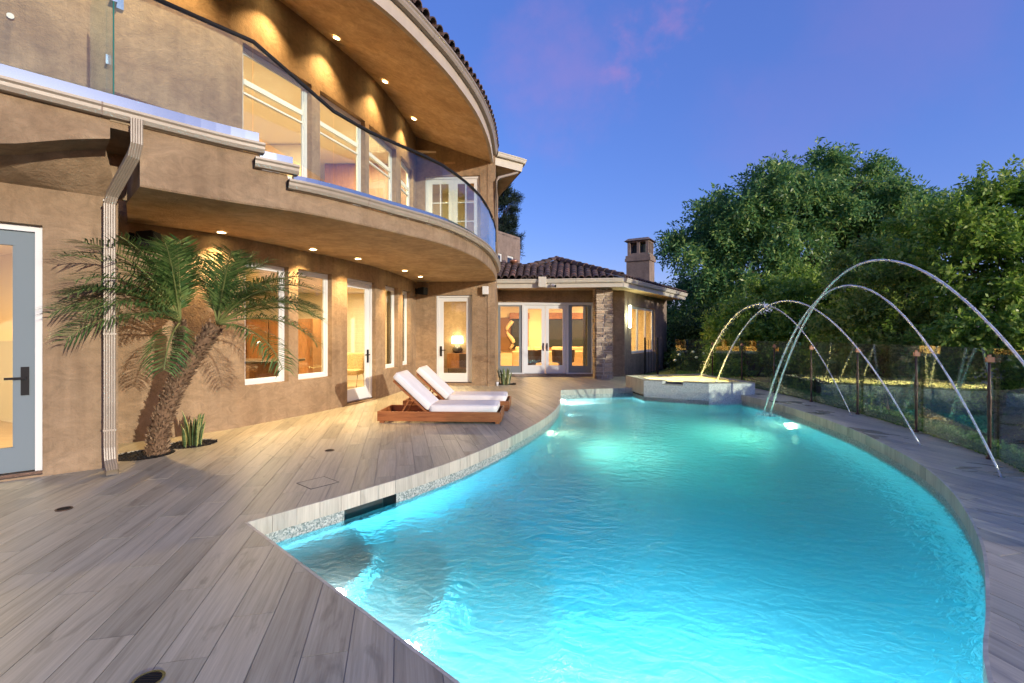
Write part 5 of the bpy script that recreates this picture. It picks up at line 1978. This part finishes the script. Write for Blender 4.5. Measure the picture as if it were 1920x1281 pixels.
# ------------------------------------------------------------------ sun loungers
def lounger():
    t = thing('sun_lounger', (0, 0, 0), 'teak sun lounger with white cushion, nearer the camera', 'sun lounger', 'teak loungers on the terrace', world=False)
    Lg, Wd = 2.11, .80
    zb, zt = .035, .20
    th = .028
    def board(name, x0, x1, y0, y1, z0, z1):
        m = MB(); m.box(x0, x1, y0, y1, z0, z1); return m.build(name, MT['teak'], t, bevel=.004)
    board('side_board', 0, Lg - th - .001, 0, th, zb, zt)
    board('side_board', 0, Lg - th - .001, Wd - th, Wd, zb, zt)
    board('end_board', Lg - th, Lg, 0, Wd, zb, zt)
    board('end_board', .001, th, th + .001, Wd - th - .001, zb, zt)
    for x in (.03, Lg - .1):
        for y in (.03, Wd - .1):
            m = MB(); m.box(x, x + .07, y, y + .07, 0, zb + .05); m.build('leg', MT['teak'], t)
    for i in range(9):
        x = .80 + i * .14
        board('slat', x, x + .10, th + .002, Wd - th - .002, .155, .178)
    board('slat', .12, .2, th + .002, Wd - th - .002, .06, .08)
    board('slat', .42, .5, th + .002, Wd - th - .002, .06, .08)
    # back frame, tilted
    ang = R(43)
    hx, hz = .86, .185
    def tilt(m):
        out = []
        for x, y, z in m.v:
            out.append((hx - x * math.cos(ang) - z * math.sin(ang) * -1 * -1 if False else hx - x * math.cos(ang) + z * math.sin(ang), y, hz + x * math.sin(ang) + z * math.cos(ang)))
        m.v = out
        return m
    m = MB(); m.box(-.02, .80, .05, .09, -.035, 0); m.box(-.02, .80, Wd - .09, Wd - .05, -.035, 0); m.box(.77, .80, .0901, Wd - .0901, -.03, -.002)
    tilt(m).build('back_frame', MT['teak'], t)
    for i in range(6):
        m = MB(); x = .05 + i * .12; m.box(x, x + .08, .091, Wd - .091, -.024, -.004); tilt(m).build('back_slat', MT['teak'], t)
    for y in (.11, Wd - .14):
        px = hx - .42 * math.cos(ang); pz = hz + .42 * math.sin(ang) - .02
        m = MB(); m.tube([(px, y, pz), (.34, y, .075)], .014, 6); m.build('strut', MT['teak'], t)
    # cushions with soft edges
    def pad(x0, x1, z0, z1, tl=False):
        nx, ny, nz, r = 16, 12, 5, .035
        y0, y1 = .03, Wd - .03
        idx, m = {}, MB()
        def vert(i, j, k):
            if (i, j, k) in idx:
                return idx[(i, j, k)]
            p = np.array((x0 + (x1 - x0) * i / nx, y0 + (y1 - y0) * j / ny, z0 + (z1 - z0) * k / nz))
            c = np.clip(p, (x0 + r, y0 + r, z0 + r), (x1 - r, y1 - r, z1 - r))
            d = p - c
            n_ = np.linalg.norm(d)
            if n_ > 1e-9:
                p = c + d / n_ * r
            e = min((p[0] - x0) / .2, (x1 - p[0]) / .2, (p[1] - y0) / .2, (y1 - p[1]) / .2, 1)
            if k == nz:
                p[2] += .014 * e + .004 * math.sin(p[0] * 9 + p[1] * 5) * e + .003 * math.sin(p[1] * 17)
            idx[(i, j, k)] = len(m.v)
            m.v.append(tuple(p))
            return idx[(i, j, k)]
        for i in range(nx):
            for j in range(ny):
                for k in (0, nz):
                    m.f.append((vert(i, j, k), vert(i + 1, j, k), vert(i + 1, j + 1, k), vert(i, j + 1, k)))
        for i in range(nx):
            for k in range(nz):
                for j in (0, ny):
                    m.f.append((vert(i, j, k), vert(i + 1, j, k), vert(i + 1, j, k + 1), vert(i, j, k + 1)))
        for j in range(ny):
            for k in range(nz):
                for i in (0, nx):
                    m.f.append((vert(i, j, k), vert(i, j + 1, k), vert(i, j + 1, k + 1), vert(i, j, k + 1)))
        if tl:
            tilt(m)
        o = m.build('cushion', MT['cushion'], t, True)
        p = MB()                      # piped seam round the top edge
        zz = z1 - r * .3
        e = .006
        p.tube([(x0 + .02, y0 + e, zz), (x1 - .02, y0 + e, zz), (x1 - e, y0 + .02, zz), (x1 - e, y1 - .02, zz), (x1 - .02, y1 - e, zz), (x0 + .02, y1 - e, zz), (x0 + e, y1 - .02, zz), (x0 + e, y0 + .02, zz), (x0 + .02, y0 + e, zz)], .0035, 5)
        if tl:
            tilt(p)
        p.build('piping', MT['cushion'], o)
        return o
    pad(.87, Lg - .07, .18, .305)
    pad(.02, .86, .005, .12, True)
    return t
l0 = lounger()
l1 = copy_tree(l0)
l0.location = (-2.29, 8.15, 0)
l0.rotation_euler = (0, 0, R(-2.7))
l1.location = (-2.16, 9.49, 0)
l1.rotation_euler = (0, 0, R(-2.7))
l1['label'] = 'teak sun lounger with white cushion, farther one by the wall'

# ------------------------------------------------------------------ palm, snake plants
def frond_mesh(Lf, droop, seed, n=40):
    r = random.Random(seed)
    # rachis in the local x-z plane, leaving along +x
    pts = []
    a = 0.0
    p = Vector((0, 0, 0))
    N = 22
    for i in range(N + 1):
        pts.append(p.copy())
        t = i / N
        a = -droop * t ** 1.5
        p = p + Vector((math.cos(a), 0, math.sin(a))) * (Lf / N)
    lf = MB()
    def at(t):
        f = t * N
        i = min(int(f), N - 1)
        return pts[i].lerp(pts[i + 1], f - i), (pts[i + 1] - pts[i]).normalized()
    for k in range(n):
        t = .16 + .84 * (k + .5) / n
        q, tn = at(t)
        up = Vector((-tn.z, 0, tn.x))
        ll = Lf * (.29 * math.sin(math.pi * min(1, (t - .1) / .95)) ** .6 + .05) * r.uniform(.85, 1.1)
        for sd in (-1, 1):
            d = (tn * r.uniform(.55, .85) + Vector((0, sd, 0)) * 1.0 + up * r.uniform(.05, .35)).normalized()
            w = .0068 * r.uniform(.8, 1.2)
            sidev = d.cross(up).normalized()
            m1 = q + d * ll * .5
            dd = (d + Vector((0, 0, -.55 - .3 * r.random()))).normalized()
            e = m1 + dd * ll * .5
            lf.add([q - sidev * w * .4, q + sidev * w * .4, m1 + sidev * w, m1 - sidev * w, e], [(0, 1, 2, 3), (3, 2, 4)])
    me = lf.mesh('frond', MT['palm_leaf'], fix=False)
    k0 = len(me.vertices)
    ra = MB()
    ra.tube(pts, [.012 * (1 - .8 * i / N) + .002 for i in range(N + 1)], 5)
    rm = ra.mesh('rachis', MT['rachis'], True)
    return me, rm
FRONDS = [frond_mesh(1.15, .9, 1), frond_mesh(1.25, 1.15, 2), frond_mesh(1.0, .7, 3), frond_mesh(1.4, 1.2, 4), frond_mesh(.9, .4, 5)]
palm = thing('palm_tree', (-4.51, 6.08, 0), 'leaning pygmy date palm with feathery fronds beside the wall', 'palm tree', world=False)
def palm_trunk(path, r0, r1, seed):
    P = cat_rom(path, 8)
    Pv = [Vector(p) for p in P]
    n = len(Pv)
    m = MB()
    m.tube(Pv, [r0 + (r1 - r0) * i / (n - 1) for i in range(n)], 14)
    tr = m.build('trunk', MT['trunk'], palm, True)
    r = np.random.default_rng(seed)
    k = int(1500 * (len(path) / 4))
    t = r.random(k) * (n - 1.001)
    i = t.astype(int)
    A = np.array(P)
    base = A[i] + (A[i + 1] - A[i]) * (t - i)[:, None]
    ax = A[i + 1] - A[i]
    ax /= np.linalg.norm(ax, axis=1, keepdims=True)
    rd = r.normal(size=(k, 3))
    rd -= (rd * ax).sum(1, keepdims=True) * ax
    rd /= np.linalg.norm(rd, axis=1, keepdims=True)
    rad = r0 + (r1 - r0) * t / (n - 1)
    pos = base + rd * rad[:, None] * .93
    d = rd * r.uniform(.35, .9, (k, 1)) + ax * r.uniform(.5, 1.0, (k, 1)) + r.normal(size=(k, 3)) * .18
    h = leaf_cloud('leaf_base', pos, d, r.uniform(.04, .085, k), r.uniform(.006, .016, k), MT['husk'], palm)
    h['kind'] = 'stuff'
B0 = Vector((-4.51, 6.08, 0))
palm_trunk([(0, 0, -.05), (.06, .0, .35), (.2, .02, .75), (.42, .03, 1.15), (.72, .05, 1.62)], .10, .078, 1)
palm_trunk([(.2, .02, .78), (.25, .0, 1.05), (.30, -.02, 1.35), (.33, -.03, 1.66)], .042, .034, 2)
def crown(c, specs):
    for az, el, kind, sc in specs:
        me, rm = FRONDS[kind]
        o = link('frond', me, palm)
        o.location = c
        o.rotation_euler = (R(random.uniform(-14, 14)), -R(el), R(az))
        o.scale = (sc, sc, sc)
        q = link('rachis', rm, o)
rr = random.Random(21)
spec1, spec2 = [], []
for az, el, k in ((2, 34, 3), (14, 48, 1), (350, 22, 3), (336, 40, 1), (28, 30, 1), (44, 52, 2), (312, 52, 0), (330, 66, 2), (20, 76, 4), (80, 82, 4), (268, 62, 2), (5, 6, 3), (342, -6, 1), (356, 58, 0), (30, 68, 2), (8, 24, 1), (342, 30, 3), (18, 14, 1), (352, 44, 2), (60, 66, 4), (130, 80, 4)):
    spec1.append((az + rr.uniform(-5, 5), el + 9 + rr.uniform(-5, 5), k, rr.uniform(.9, 1.08)))
for az, el, k in ((252, 46, 3), (255, 26, 3), (262, 62, 0), (258, 10, 1), (250, 66, 2), (246, 34, 1), (288, 58, 0), (232, 76, 4), (300, 78, 4), (292, -22, 2), (264, 36, 3), (278, 12, 2), (249, 18, 1), (258, 32, 0), (266, 20, 1), (253, 56, 1), (300, 60, 2), (282, 70, 4), (160, 80, 4)):
    spec2.append((az + rr.uniform(-3, 3), el + 7 + rr.uniform(-4, 4), k, rr.uniform(.98, 1.15)))
crown((.74, .06, 1.64), spec1)
crown((.33, -.03, 1.66), spec2)

def snake_plant(loc, n, hmin, hmax, label, seed, spread=.13):
    r = random.Random(seed)
    t = thing('snake_plant', loc, label, 'plant', 'snake plants by the house walls', world=False)
    for i in range(n):
        a = r.uniform(0, 6.28)
        d = spread * math.sqrt(r.random())
        h = r.uniform(hmin, hmax)
        lean = Vector((math.cos(a), math.sin(a), 0)) * h * r.uniform(.05, .28)
        base = Vector((math.cos(a) * d, math.sin(a) * d, -.02))
        tw = r.uniform(0, 3.14)
        wv = Vector((math.cos(tw), math.sin(tw), 0))
        w = r.uniform(.026, .036)
        prof = ((0, .55), (.25, .85), (.55, 1.0), (.8, .75), (.93, .38), (1, .03))
        m, e = MB(), MB()
        L_, C_, R_, Lo, Ro = [], [], [], [], []
        nv = Vector((-wv.y, wv.x, 0))
        for f, k in prof:
            c = base + Vector((0, 0, h * f)) + lean * f * f
            L_.append(c - wv * w * k * .8); R_.append(c + wv * w * k * .8); C_.append(c + nv * w * .3 * k)
            Lo.append(c - wv * w * k - nv * .003); Ro.append(c + wv * w * k - nv * .003)
        m.loft(L_, C_); m.loft(C_, R_)
        o = m.build('leaf', MT['snake'], t, True)
        e.loft(Lo, L_); e.loft(R_, Ro)
        e.build('leaf_margin', MT['snake_edge'], o)
snake_plant((-4.37, 6.55, 0), 17, .28, .50, 'yellow edged snake plant at the foot of the palm', 4)
snake_plant((-.2, 14.6, 0), 18, .35, .62, 'dark snake plant in the corner bed by the wide glazed doors', 9, .17)

# ------------------------------------------------------------------ glass fence
fence = thing('glass_fence', (6.5, 9, 0), 'frameless glass pool fence with bronze turned posts along the terrace edge', 'fence')
def post_mesh():
    m = MB()
    m.lathe([(.045, 0), (.045, .02), (.022, .03), (.02, .12), (.026, .14), (.026, .5), (.03, .52), (.03, .535), (.026, .55), (.03, .66), (.034, .72), (.034, .75), (.024, .78), (.022, .84), (.026, .86), (.02, .88), (.018, 1.2)], 10)
    m.v = [(x * .75, y * .75, z) for x, y, z in m.v]
    return m.mesh('post', MT['bronze'], True)
def clamp_mesh():
    m = MB(); m.box(-.022, .022, -.04, .03, 1.17, 1.23); m.box(-.014, .014, -.014, .014, 1.23, 1.26)
    return m.mesh('clamp', MT['copper'])
PM, CM = post_mesh(), clamp_mesh()
FP = [np.array(p) for p in FENCE]
for i, p in enumerate(FP[1:-1]):
    o = link('post', PM, None)
    o.parent = fence
    o.location = Vector((p[0], p[1], 0)) - fence.location
    c = link('clamp', CM, None)
    c.parent = o
    d = FP[i + 2] - FP[i]
    c.rotation_euler = (0, 0, math.atan2(d[1], d[0]))
for a, b in zip(FP[:-1], FP[1:]):
    u = (b - a) / np.linalg.norm(b - a)
    n = np.array((u[1], -u[0]))
    w = float(np.linalg.norm(b - a))
    m = MB()
    m.obox((a + n * .035, u, n), .008, w - .008, 0, .010, .03, 1.335)
    o = m.build('glass_panel', MT['fence_glass'], fence)
# dark gate at the far end
g = thing('garden_gate', (4.9, 18.0, 0), 'dark thin metal gate between wing and glass fence', 'gate')
for x, y in ((5.15, 18.6), (5.55, 18.3)):
    m = MB(); m.box(x - .03, x + .03, y - .03, y + .03, -.05, 1.4); m.build('post', MT['black'], g)
m = MB()
for i in range(5):
    f = i / 4
    m.box(5.18 + .34 * f - .008, 5.18 + .34 * f + .008, 18.57 - .24 * f - .008, 18.57 - .24 * f + .008, .05, 1.3)
m.build('bars', MT['black'], g)

# low green ground cover along the foot of the fence and the slope beyond
def cover():
    n = 26000
    P = Path(FENCE)
    s = rng.random(n) * P.L
    o = np.array([P.off(t, 0) for t in s])
    nn = np.array([P.nor(t) for t in s])
    q = o + nn * rng.uniform(.06, .36, (n, 1))
    z = rng.uniform(-.05, .15, n)
    D = np.c_[rng.normal(size=(n, 2)) * .8, rng.uniform(.2, 1.0, n)]
    c = leaf_cloud('ground_cover', np.c_[q, z], D, rng.uniform(.03, .06, n), rng.uniform(.008, .016, n), MT['cover_leaf'])
    tag(c, kind='stuff')
    n = 60000
    x = rng.uniform(5, 26, n)
    y = rng.uniform(1, 34, n)
    fx = np.interp(y, FY, FX)
    k = x > fx + 1.0
    x, y = x[k], y[k]
    z = np.array([slope_z(a, b) for a, b in zip(x, y)])
    m = len(x)
    D = np.c_[rng.normal(size=(m, 2)), rng.uniform(.3, 1.2, m)]
    c = leaf_cloud('undergrowth', np.c_[x, y, z], D, rng.uniform(.12, .34, m), rng.uniform(.03, .07, m), MT['dark_leaf'])
    tag(c, kind='stuff')
cover()
m = MB()
m.prism([(4.4, 17.5), (6.9, 16.2), (14, 17), (22, 40), (9, 30), (7.4, 22.4)], -.5, -.03)
tag(m.build('lawn', MT['lawn'], None), kind='structure')

# ------------------------------------------------------------------ water jets
def jet(p0, p1, h, r, label, spray, seed):
    t = thing('water_jet', (p0[0], p0[1], 0), label, 'water jet', 'arching jets beside the pool')
    p0, p1 = Vector(p0), Vector(p1)
    k = 4 * h
    N = 60
    def at(f):
        q = p0.lerp(p1, f)
        # parabola through both ends with its top h above the start
        c = p1.z - p0.z
        A_ = (math.sqrt(h) + math.sqrt(max(h - c, 0))) ** 2
        f0 = math.sqrt(h / A_)
        q.z = p0.z + h - A_ * (f - f0) ** 2
        return q
    rr = random.Random(seed)
    m = MB()
    pts = [at(i / N) for i in range(N + 1)]
    m.tube(pts, [r * (.8 + .5 * i / N) * rr.uniform(.85, 1.15) for i in range(N + 1)], 7)
    m.build('stream', MT['jet'], t, True)
    # beads and spray that fall away from the stream
    n = spray
    f = np.sqrt(rng.random(n)) * .98 + .01
    P = np.array([at(x) for x in f])
    sp = (.004 + .05 * f ** 2)[:, None]
    P += rng.normal(size=(n, 3)) * sp
    P[:, 2] -= np.abs(rng.normal(size=n)) * .07 * f ** 2
    T = np.array([at(min(1, x + .01)) - at(x) for x in f])
    o = leaf_cloud('spray', P, T + rng.normal(size=(n, 3)) * .002, rng.uniform(.012, .035, n), rng.uniform(.002, .0045, n), MT['jet'], t)
    o['kind'] = 'stuff'
    n = 420                                 # splash crown where it lands
    a, q = rng.random(n) * 6.283, np.abs(rng.normal(size=n)) * .11
    P = np.c_[p1.x + np.cos(a) * q, p1.y + np.sin(a) * q, p1.z + np.abs(rng.normal(size=n)) * .05 * np.exp(-q * 6)]
    D = np.c_[np.cos(a), np.sin(a), rng.uniform(0, 1.2, n)]
    o = leaf_cloud('splash', P, D, rng.uniform(.012, .035, n), rng.uniform(.003, .008, n), MT['jet'], t)
    o['kind'] = 'stuff'
    m = MB(); m.lathe([(.03, -.003), (.03, .004), (.016, .006), (.016, .003)], 12, (p0.x, p0.y, 0)); m.build('nozzle', MT['chrome'], t)
JETS = [((4.46, 3.35, 0), (5.50, 10.25, WATER_Z), 2.52, .0145, 500, 'tallest water arc, nearest the camera at the right'),
        ((5.16, 5.06, 0), (5.44, 10.4, WATER_Z), 2.28, .0135, 900, 'second tallest water arc, rising from the damp terrace'),
        ((5.54, 6.52, 0), (5.42, 12.75, .22), 2.18, .0135, 600, 'third water arc, falling into the hot tub as a solid stream'),
        ((6.28, 8.88, 0), (5.35, 13.7, .22), 2.22, .010, 2000, 'farthest and lowest water arc, breaking into spray')]
for i, (a, b, h, r, sp, lb) in enumerate(JETS):
    jet(a, b, h, r, lb, sp, i)

# ------------------------------------------------------------------ trees and shrubs
def limb(m, a, b, r0, r1, seed):
    r = random.Random(seed)
    a, b = Vector(a), Vector(b)
    pts = []
    for i in range(7):
        f = i / 6
        p = a.lerp(b, f)
        p.z += (b - a).length * .08 * math.sin(math.pi * f)
        if 0 < i < 6:
            p += Vector((r.uniform(-1, 1), r.uniform(-1, 1), r.uniform(-1, 1))) * (b - a).length * .03
        pts.append(p)
    m.tube(pts, [r0 + (r1 - r0) * i / 6 for i in range(7)], 7)

def sprays(lobes, ns, leaflets, L, lw, droop, gap=.55, seed=0, step=.06, sun=None):
    """pinnate sprays over the skin of every lobe: points and directions of leaflets"""
    g = np.random.default_rng(seed)
    vol = np.array([l[3] ** 2 for l in lobes])
    cnt = (ns * vol / vol.sum()).astype(int)
    PP, DD = [], []
    for (x, y, z, r), c in zip(lobes, cnt):
        d = g.normal(size=(c, 3))
        d /= np.linalg.norm(d, axis=1, keepdims=True)
        d[:, 2] = np.where(d[:, 2] < -.35, -d[:, 2] * .7, d[:, 2])
        # clumpy radius: sub-clumps pull sprays together
        k = max(4, int(c / 28))
        cc = g.normal(size=(k, 3))
        cc /= np.linalg.norm(cc, axis=1, keepdims=True)
        near = np.argmax(d @ cc.T, axis=1)
        d = d * (1 - gap) + cc[near] * gap
        nrm = np.linalg.norm(d, axis=1, keepdims=True)
        d /= nrm
        rad = r * (g.uniform(.62, 1.02, (c, 1))) * (.88 + .2 * g.random((k, 1))[near])
        d += g.normal(size=d.shape) * .10
        P = np.array((x, y, z)) + d * rad * np.array((1, 1, .82))
        out = d * .9 + g.normal(size=d.shape) * .45
        out[:, 2] -= droop
        out /= np.linalg.norm(out, axis=1, keepdims=True)
        side = np.cross(out, g.normal(size=out.shape))
        side /= np.linalg.norm(side, axis=1, keepdims=True)
        for q in range(leaflets):
            f = q * step
            sg = 1 if q % 2 else -1
            p = P + out * f
            p[:, 2] -= droop * .6 * f * f / max(step * leaflets, .01)
            PP.append(p)
            DD.append(out * .7 + side * sg * .9 + g.normal(size=out.shape) * .25 + np.array((0, 0, -.25 * droop)))
    P, D = np.concatenate(PP), np.concatenate(DD)
    n = len(P)
    return P, D, L * g.uniform(.7, 1.25, n), lw * g.uniform(.75, 1.2, n)

def tree(name, label, cat, base, lobes, ns, leaflets, L, lw, droop, leafmat, trunk_r, seed, group=None, gap=.55, step=.06, fork=None):
    t = thing(name, base, label, cat, group)
    m = MB()
    fk = fork or (base[0], base[1], base[2] + .35 * (lobes[0][2] - base[2]))
    limb(m, base, fk, trunk_r, trunk_r * .75, seed)
    for i, (x, y, z, r) in enumerate(lobes):
        limb(m, fk, (x, y, z), trunk_r * .45, trunk_r * .08, seed + i)
        for q in range(3):
            a = random.Random(seed * 50 + i * 5 + q)
            limb(m, (x + (fk[0] - x) * .3, y + (fk[1] - y) * .3, z + (fk[2] - z) * .3), (x + a.uniform(-.7, .7) * r, y + a.uniform(-.7, .7) * r, z + a.uniform(-.3, .7) * r), trunk_r * .18, trunk_r * .03, seed + i * 7 + q)
    m.build('trunk', MT['bark'], t, True)
    P, D, l, w = sprays(lobes, ns, leaflets, L, lw, droop, gap, seed, step)
    leaf_cloud('crown', P, D, l, w, leafmat, t)
    return t
big = [(14.9, 24, 9.3, 1.5), (17.3, 24.6, 9.2, 1.5), (13.1, 23.4, 8.1, 1.9), (10.9, 23.6, 7.2, 1.7), (9.3, 24, 5.6, 1.6), (9.0, 24.2, 3.4, 1.7), (16.4, 23, 7.5, 1.9), (18.4, 24, 7.1, 2.0), (12.4, 23, 6.0, 1.8), (10.9, 23.2, 4.3, 1.9), (17.1, 24.5, 4.6, 1.7), (21, 25, 7.5, 1.6), (19.6, 24.6, 6.1, 1.7), (22.6, 25.3, 7.7, 1.2), (14.6, 25.5, 7.9, 1.5), (12.2, 25.6, 7.2, 1.6), (19.8, 26, 7.6, 1.6)]
tree('feathery_tree', 'very large spreading tree with drooping feathery leaves beyond the fence', 'tree', (14.6, 24.6, -1.7), big, 8600, 15, .22, .042, .7, MT['tree_leaf'], .34, 3, gap=.68, fork=(14.6, 24.6, 4.6), step=.075)
tree('rounded_shrub', 'mid green shrub behind the far fence posts below the big tree', 'shrub', (8.7, 17.5, -1.3), [(8.5, 17.6, 1.4, 1.3), (9.2, 17.2, 2.3, 1.2), (8.3, 17.0, .3, 1.2), (9.5, 17.6, .6, 1.3)], 2000, 11, .14, .036, .25, MT['bush_leaf'], .09, 11, 'shrubs beyond the glass fence', step=.04)
tree('rounded_shrub', 'tall mid green shrub behind the crossing of the water arcs', 'shrub', (10.6, 16.6, -1.5), [(10.6, 16.8, 2.6, 1.4), (11.2, 16.4, 1.2, 1.5), (10.0, 16.2, 1.2, 1.3), (10.4, 16.0, -.2, 1.3), (11.9, 16.6, 2.4, 1.2)], 2800, 11, .14, .036, .2, MT['bush_leaf'], .1, 12, 'shrubs beyond the glass fence', step=.04)
tree('rounded_shrub', 'yellow green shrub behind the top of the tallest water arc', 'shrub', (10.6, 13.6, -1.5), [(10.2, 13.6, 3.2, 1.0), (11.0, 13.4, 2.4, 1.2), (10.0, 13.2, 1.6, 1.2), (9.6, 12.8, .5, 1.1), (10.6, 12.7, .4, 1.2)], 3000, 11, .12, .032, .15, MT['olive_leaf'], .09, 13, 'shrubs beyond the glass fence', step=.035)
tree('rounded_shrub', 'tall bright green shrub filling the right edge beyond the fence', 'shrub', (11.4, 10.6, -1.6), [(10.2, 11.2, 3.7, 1.1), (11.4, 11.2, 4.1, 1.2), (12.4, 11, 4.0, 1.2), (10.6, 10.6, 2.6, 1.3), (11.8, 10.4, 2.6, 1.4), (10.0, 10.0, 1.2, 1.3), (11.3, 9.6, 1.2, 1.4), (9.6, 9.6, .0, 1.2), (10.8, 9.0, -.1, 1.3), (12.6, 9.8, 1.6, 1.3)], 6000, 11, .12, .032, .15, MT['bush_leaf'], .12, 14, 'shrubs beyond the glass fence', step=.035)
tree('rounded_shrub', 'low dark shrub behind the nearest glass panel', 'shrub', (9.3, 7.2, -1.4), [(9.2, 7.6, .0, .9), (9.9, 7.0, .1, 1.0), (8.9, 8.2, -.3, .8), (10.2, 8.2, .2, .9)], 2400, 10, .09, .024, .15, MT['dark_leaf'], .06, 15, 'shrubs beyond the glass fence', step=.03)
tree('rounded_shrub', 'dark shrub at the wing corner under the big tree', 'shrub', (9.0, 22.0, -1.3), [(9.0, 22, 1.4, 1.4), (8.2, 21.4, .3, 1.1), (9.9, 21.4, .2, 1.3)], 1900, 10, .15, .04, .3, MT['dark_leaf'], .09, 16, 'shrubs beyond the glass fence', step=.045)
tree('silver_tree', 'pale silvery tree seen past the wing corner', 'tree', (10.4, 31, -1.6), [(10.2, 31, 2.0, 1.3), (11.0, 31.3, .8, 1.2), (10.0, 30.5, .5, 1.1)], 1500, 10, .17, .04, .2, MT['pale_leaf'], .12, 17, step=.05)
for x_, y_, lb_ in ((12.5, 30, 'dark distant shrub glimpsed under the left half of the big tree'), (17.5, 29, 'dark distant shrub glimpsed behind the second water arc'), (23, 29, 'dark distant shrub behind the tall bright shrub')):
    tree('rounded_shrub', lb_, 'shrub', (x_, y_, -1.7), [(x_, y_, 1.2, 2.4), (x_ - 2, y_ + .4, .4, 1.9), (x_ + 2, y_ - .4, .5, 2.0), (x_ + .5, y_, 3.0, 1.8)], 2300, 10, .22, .06, .2, MT['dark_leaf'], .12, int(x_ * 3), 'shrubs beyond the glass fence', step=.06)
pine = [(-1.0, 35, 8.4, 1.1), (-.4, 35.3, 9.4, .8), (.1, 35, 8.9, .55), (-.6, 35, 10.6, .9), (-.2, 35, 11.4, .65), (-1.0, 35, 12.1, .7), (.0, 34.8, 7.6, .7), (-1.2, 35, 11, .7)]
tree('pine_tree', 'dark pine tree rising behind the flat roofed neighbour', 'tree', (-1.2, 35, -.1), pine, 2600, 9, .22, .02, -.15, MT['pine_leaf'], .22, 18, step=.05, fork=(-1.2, 35, 7.0))
# white roses by the gate
t = thing('rose_bush', (6.9, 18.8, 0), 'dark rose bush with white flowers by the gate', 'bush')
P, D, l, w = sprays([(6.8, 18.9, .35, .5), (7.4, 18.6, .3, .45)], 420, 8, .07, .02, .1, .5, 31, .03)
leaf_cloud('foliage', P, D, l, w, MT['dark_leaf'], t)
for q in ((6.45, 18.5, .72), (6.95, 18.4, .83), (7.3, 18.3, .78), (7.05, 18.35, .62), (6.3, 18.55, .5)):
    m = MB(); m.lathe([(.02, -.03), (.06, .0), (.065, .035), (.03, .06)], 9, q); m.build('flower', MT['petal'], t, True)

for o in list(bpy.data.objects):
    if '_world' in o:
        del o['_world']
